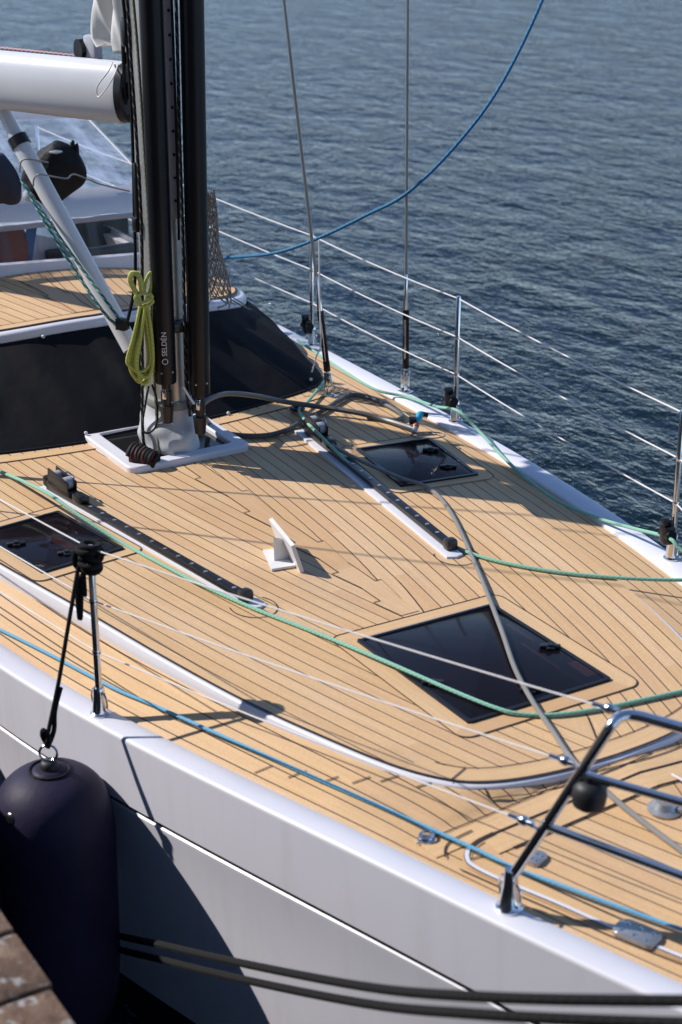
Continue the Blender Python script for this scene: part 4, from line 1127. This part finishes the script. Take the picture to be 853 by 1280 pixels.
# ------------------------------------------------------------------ ropes on the deck
D0 = .012
def dk(px, py, h=D0): return P(px, py, h)
rope('control_line', [dk(-20, 580), dk(0, 589), dk(30, 602, .05), dk(62, 618, .09), dk(100, 645, .06), dk(150, 677), dk(200, 704), dk(250, 730), dk(316, 760), dk(400, 793), dk(480, 826, .022), dk(560, 861, .022), dk(620, 885, .020), dk(655, 893), dk(700, 893), dk(760, 884), dk(853, 864), dk(920, 850)], .0076, 'rope_green', 'pale green rope along the near track and over the large front hatch', 'green control lines')
rope('control_line', [dk(408, 474, .04), dk(397, 488, .03), dk(382, 505, .03), dk(374, 513, .03), dk(384, 528, .07), dk(398, 542, .11), dk(418, 562, .06), dk(450, 592, .02), dk(500, 632, .02), dk(540, 664, .02), dk(575, 686), dk(620, 701), dk(690, 714), dk(770, 722), dk(853, 725), dk(920, 722)], .0076, 'rope_green', 'pale green rope through the far track block and across to the right', 'green control lines')
def rl(px, py, h=.012): return PS(px, py, .015+h)
rope('control_line', [rl(372, 425), rl(400, 444), rl(430, 464), rl(470, 487), rl(508, 496), rl(545, 508, .05), rl(573, 514, .12), rl(600, 540, .05), rl(640, 582, .008), rl(690, 622), rl(740, 645), rl(790, 660, .05), rl(835, 672, .11), rl(853, 688, .08), rl(900, 715, .02)], .0076, 'rope_green', 'pale green rope along the far rail past the stanchion feet', 'green control lines')
rope('jackline', [PS(-20, 777, .01), PS(0, 787, .01), PS(60, 817, .01), PS(115, 846, .012), PS(150, 864, .012), PS(200, 885, .01), PS(300, 930, .01), PS(400, 975, .01), PS(500, 1019, .01), PS(600, 1064, .01), PS(645, 1086, .014), PS(700, 1106, .02), PS(780, 1136, .02), PS(853, 1162, .02), PS(920, 1186, .02)], .0062, 'rope_blue', 'light blue rope along the near side deck past the near stanchion foot')
rope('jib_sheet', [dk(405, 550, .05), dk(430, 565, .05), dk(460, 580, .03), dk(500, 597, .026), dk(530, 607, .02), dk(550, 622), dk(568, 648), dk(590, 695), dk(612, 748, .02), dk(628, 790, .024), dk(645, 838, .024), dk(668, 880, .02), dk(690, 912, .015), dk(712, 945, .015), PS(735, 968, .03), PS(770, 1000, .02), PS(810, 1032, .012), PS(853, 1064, .012), PS(920, 1115, .012)], .0092, 'line_grey', 'grey rope running forward from the far track over two hatches')
hq = .018
rope('water_hose', [PX(250, 512, -6.85), PX(260, 500, -6.9), PX(285, 492, -7.0), PX(320, 495, -7.08), PX(355, 502, -7.12), dk(403, 509, .045), dk(447, 516, .035), dk(482, 525, hq), dk(518, 536, .03)], .0125, 'hose_grey', 'dark grey hose running from the mast foot to the blue spray nozzle', cat_='hose')
rope('loop_line', [PX(248, 505, -6.85), dk(262, 530, .03), dk(285, 542, hq), dk(325, 545, hq), dk(355, 539, hq), dk(379, 526, .018), dk(403, 514, .018), dk(422, 502, .018), dk(440, 494, hq), dk(462, 497, hq), dk(485, 507, hq), dk(503, 519, hq), dk(497, 525, hq), dk(480, 524, .018), dk(460, 521, .016)], .0125, 'hose_grey', 'dark grey hose lying in an open loop in front of the inner far shroud', cat_='hose')
nz = thing('spray_nozzle', P(522, 538, .0), 'spray gun nozzle with a light blue body and an orange band near the far rail', 'nozzle')
n0, n1, n2 = dk(518, 541, .02), dk(521, 527, .06), dk(526, 517, .085)
m = MB(); m.tube([n0, n0.lerp(n1, .5)], .014, 12); m.build('handle', 'frame_grey', nz)
m = MB(); m.tube([n0.lerp(n1, .5), n0.lerp(n1, .85)], .0165, 12); m.build('band', 'orange_plastic', nz)
m = MB(); m.tube([n0.lerp(n1, .82), n1, n2], .017, 12); m.tube([n1, n1+RH*-.01+V((0, 0, .02))], .014, 10); m.build('body', 'cyan_plastic', nz)
m = MB(); m.tube([n2, n2+RH*.035-V((0, 0, .008))], .012, 10); m.tube([n1+V((0, 0, .006)), n1-RH*.035+V((0, 0, .004))], .020, 12); m.build('head', 'black_plastic', nz)
ri = P(372, 513, .012); m = MB(); m.tube([ri+V((.028*math.cos(a), .028*math.sin(a), .01)) for a in [2*PI*k_/18 for k_ in range(18)]], .011, 8, closed=True); tag(m.build('rope_ring', 'black_plastic'), 'black low friction ring on the green rope near the cover corner', 'ring')

# blue rope from the cabin roof round the outer shroud
shp = PV(510, 240, CO2)-FH*.012
rope('blue_rope', [PY(262, 324, 1.10), PY(285, 322, 1.14), PY(345, 316, 1.22), PY(400, 297, 1.32), PY(460, 268, 1.43), shp, PY(570, 182, 1.72), PY(625, 108, 2.0), PY(678, 0, 2.3), PY(720, -120, 2.6)], .0090, 'rope_deep_blue', 'deep blue rope from the cabin roof bending round the outer far shroud')

# ------------------------------------------------------------------ fender
fc = PY(62, 958, -1.435); fx, fy = fc.x, -1.435; ft_ = fc.z
fd = thing('fender', V((fx, fy, ft_-1.10)), 'large round topped fender in a dark purple cloth cover hanging beside the hull', 'fender')
R_ = .208
prof = [(.0, 0), (.045, -.004), (.06, -.012), (.064, -.012), (.085, -.018), (.12, -.034), (.155, -.062), (.182, -.10), (.20, -.155), (R_, -.23), (.207, -.36), (.204, -.60), (.197, -.82), (.178, -.95), (.13, -1.04), (.07, -1.09), (0, -1.10)]
m = MB(); m.lathe((fx, fy, ft_), cat([V((r, 0, h)) for r, h in prof], 3) and [(max(p.x, 0), p.z) for p in cat([V((r, 0, h)) for r, h in prof], 3)], 48); m.build('cover', 'fender_cloth', fd, angle=80)
m = MB(); m.tube([V((fx+.068*math.cos(a), fy+.068*math.sin(a), ft_-.010)) for a in [2*PI*k_/28 for k_ in range(28)]], .0042, 6, closed=True); m.build('seam_ring', 'black_cloth', fd)
m = MB(); m.lathe((fx, fy, ft_-.012), [(.034, 0), (.033, .02), (.026, .032), (.02, .036), (0, .037)], 18); m.build('eye_boss', 'rubber', fd)
rg = V((fx, fy, ft_+.052)); m = MB(); m.tube([rg+RH*(.030*math.cos(a))+V((0, 0, .030*math.sin(a))) for a in [2*PI*k_/24 for k_ in range(24)]], .0045, 8, closed=True); m.build('ring', 'steel', fd)
vdir = V((.62, -.78, .15)).normalized(); vdir = V((.35, -.94, 0)); vdir.z = 0; vdir.normalize()
vp = V((fx, fy, ft_-.115))+vdir*.186; m = MB(); m.lathe(vp, [(.020, -.004), (.020, .004), (.014, .008), (0, .009)], 18, axis=vdir+V((0, 0, .35))); m.build('valve', 'steel', fd)
# its rope, hitched to the near stanchion
stb = sts[0]; kz = stb+V((0, 0, .60))
fr_ = thing('fender_rope', kz, 'black fender rope hitched to the top of the near stanchion', 'rope')
ra = kz+V((-.02, -.03, -.01)); rb = rg+V((0, 0, .03))
m = MB(); m.tube(cat([ra, ra.lerp(rb, .33), ra.lerp(rb, .66), rb+V((0, 0, .03)), rb], 6), .0075, 8); m.build('fall', 'rope_black', fr_)
ud = (ra-rb).normalized(); m = MB(); m.tube(cat([rb-ud*.01, rb+ud*.05+RH*.012, rb+ud*.12+RH*.004, rb+ud*.20+RH*.010], 6), .0085, 8); m.tube(cat([rb, rb+V((-.014, -.01, .03)), rb+V((.0, -.012, .06)), rb+V((.012, 0, .04)), rb], 5), .009, 8); m.build('lower_hitch', 'rope_black', fr_)
m = MB(); rnd = random.Random(11)
for i in range(7):
    c = kz+V((rnd.uniform(-.008, .008), rnd.uniform(-.008, .008), -.045+.013*i)); tl = V((rnd.uniform(-.5, .5), rnd.uniform(-.5, .5), 1)).normalized()
    x = tl.cross(V((1, 0, 0))).normalized(); y = tl.cross(x); rr = .024+rnd.uniform(0, .012)
    m.tube([c+x*rr*math.cos(a)+y*rr*math.sin(a) for a in [2*PI*k_/16 for k_ in range(16)]], .0095, 8, closed=True)
m.tube(cat([kz+V((.03, .02, 0)), kz+RH*-.04+V((0, 0, .02)), kz-RH*.055-V((0, 0, .03)), kz-RH*.02-V((0, 0, .06)), kz+RH*.03-V((0, 0, .02)), kz+RH*.035+V((0, 0, .02))], 6), .010, 8)
m.build('hitch', 'rope_black', fr_)
m = MB(); t0 = kz-RH*.028-V((0, 0, .05))
m.tube(cat([t0, t0+V((.0, 0, -.10)), PV(100, 720, stb), PV(97, 738, stb), PV(99, 768, stb), PV(101, 771, stb), PV(102, 740, stb), PV(104, 718, stb), PV(111, 714, stb), PV(116, 690, stb), kz-V((0, 0, .04))-FH*.02], 6), .0085, 8); m.build('tail', 'rope_black', fr_)

# ------------------------------------------------------------------ mooring lines
m1 = [V((-6.2, -1.33, -.95)), V((-5.4, -1.22, -.86)), PY(118, 1152, -1.24), PY(215, 1184, -1.28), PY(430, 1229, -1.30), PY(600, 1246, -1.38), PY(853, 1251, -1.20), PY(980, 1248, -1.1)]
m2 = [V((-6.2, -1.34, -1.0)), V((-5.4, -1.22, -.92)), PY(118, 1168, -1.24), PY(215, 1203, -1.28), PY(430, 1250, -1.30), PY(600, 1268, -1.39), PY(853, 1279, -1.21), PY(980, 1280, -1.1)]
rope('mooring_line', m1, .0125, 'rope_black', 'upper of the two black mooring ropes crossing the near hull side', 'mooring lines')
rope('mooring_line', m2, .0125, 'rope_black', 'lower of the two black mooring ropes crossing the near hull side', 'mooring lines')

# ------------------------------------------------------------------ dock
zd = .24; e0 = P(0, 1150, zd); e1_ = P(105, 1280, zd); ye = (e0.y+e1_.y)/2
dc = thing('dock', V((-4.5, ye-.5, zd-1.6)), 'weathered brown timber dock edge in the bottom left corner', 'dock')
rnd = random.Random(5)
for i in range(58):
    x0 = -13.5+.25*i
    m = MB(); m.box((x0+.12, ye-.52+rnd.uniform(-.008, .008), zd-.03), (.235, 1.04, .06), 0, bev=.008); m.build('plank', 'dock_wood', dc)
m = MB(); m.box((-6.3, ye-.12, zd-.21), (14.6, .16, .28), 0, bev=.01); m.build('edge_beam', 'antifoul', dc)
for x in (-12, -9, -6.6, -2.5, 0.5):
    m = MB(); m.cyl(V((x, ye-.32, -2.6)), V((x, ye-.32, zd-.065)), .13, n=14); m.build('pile', 'antifoul', dc)
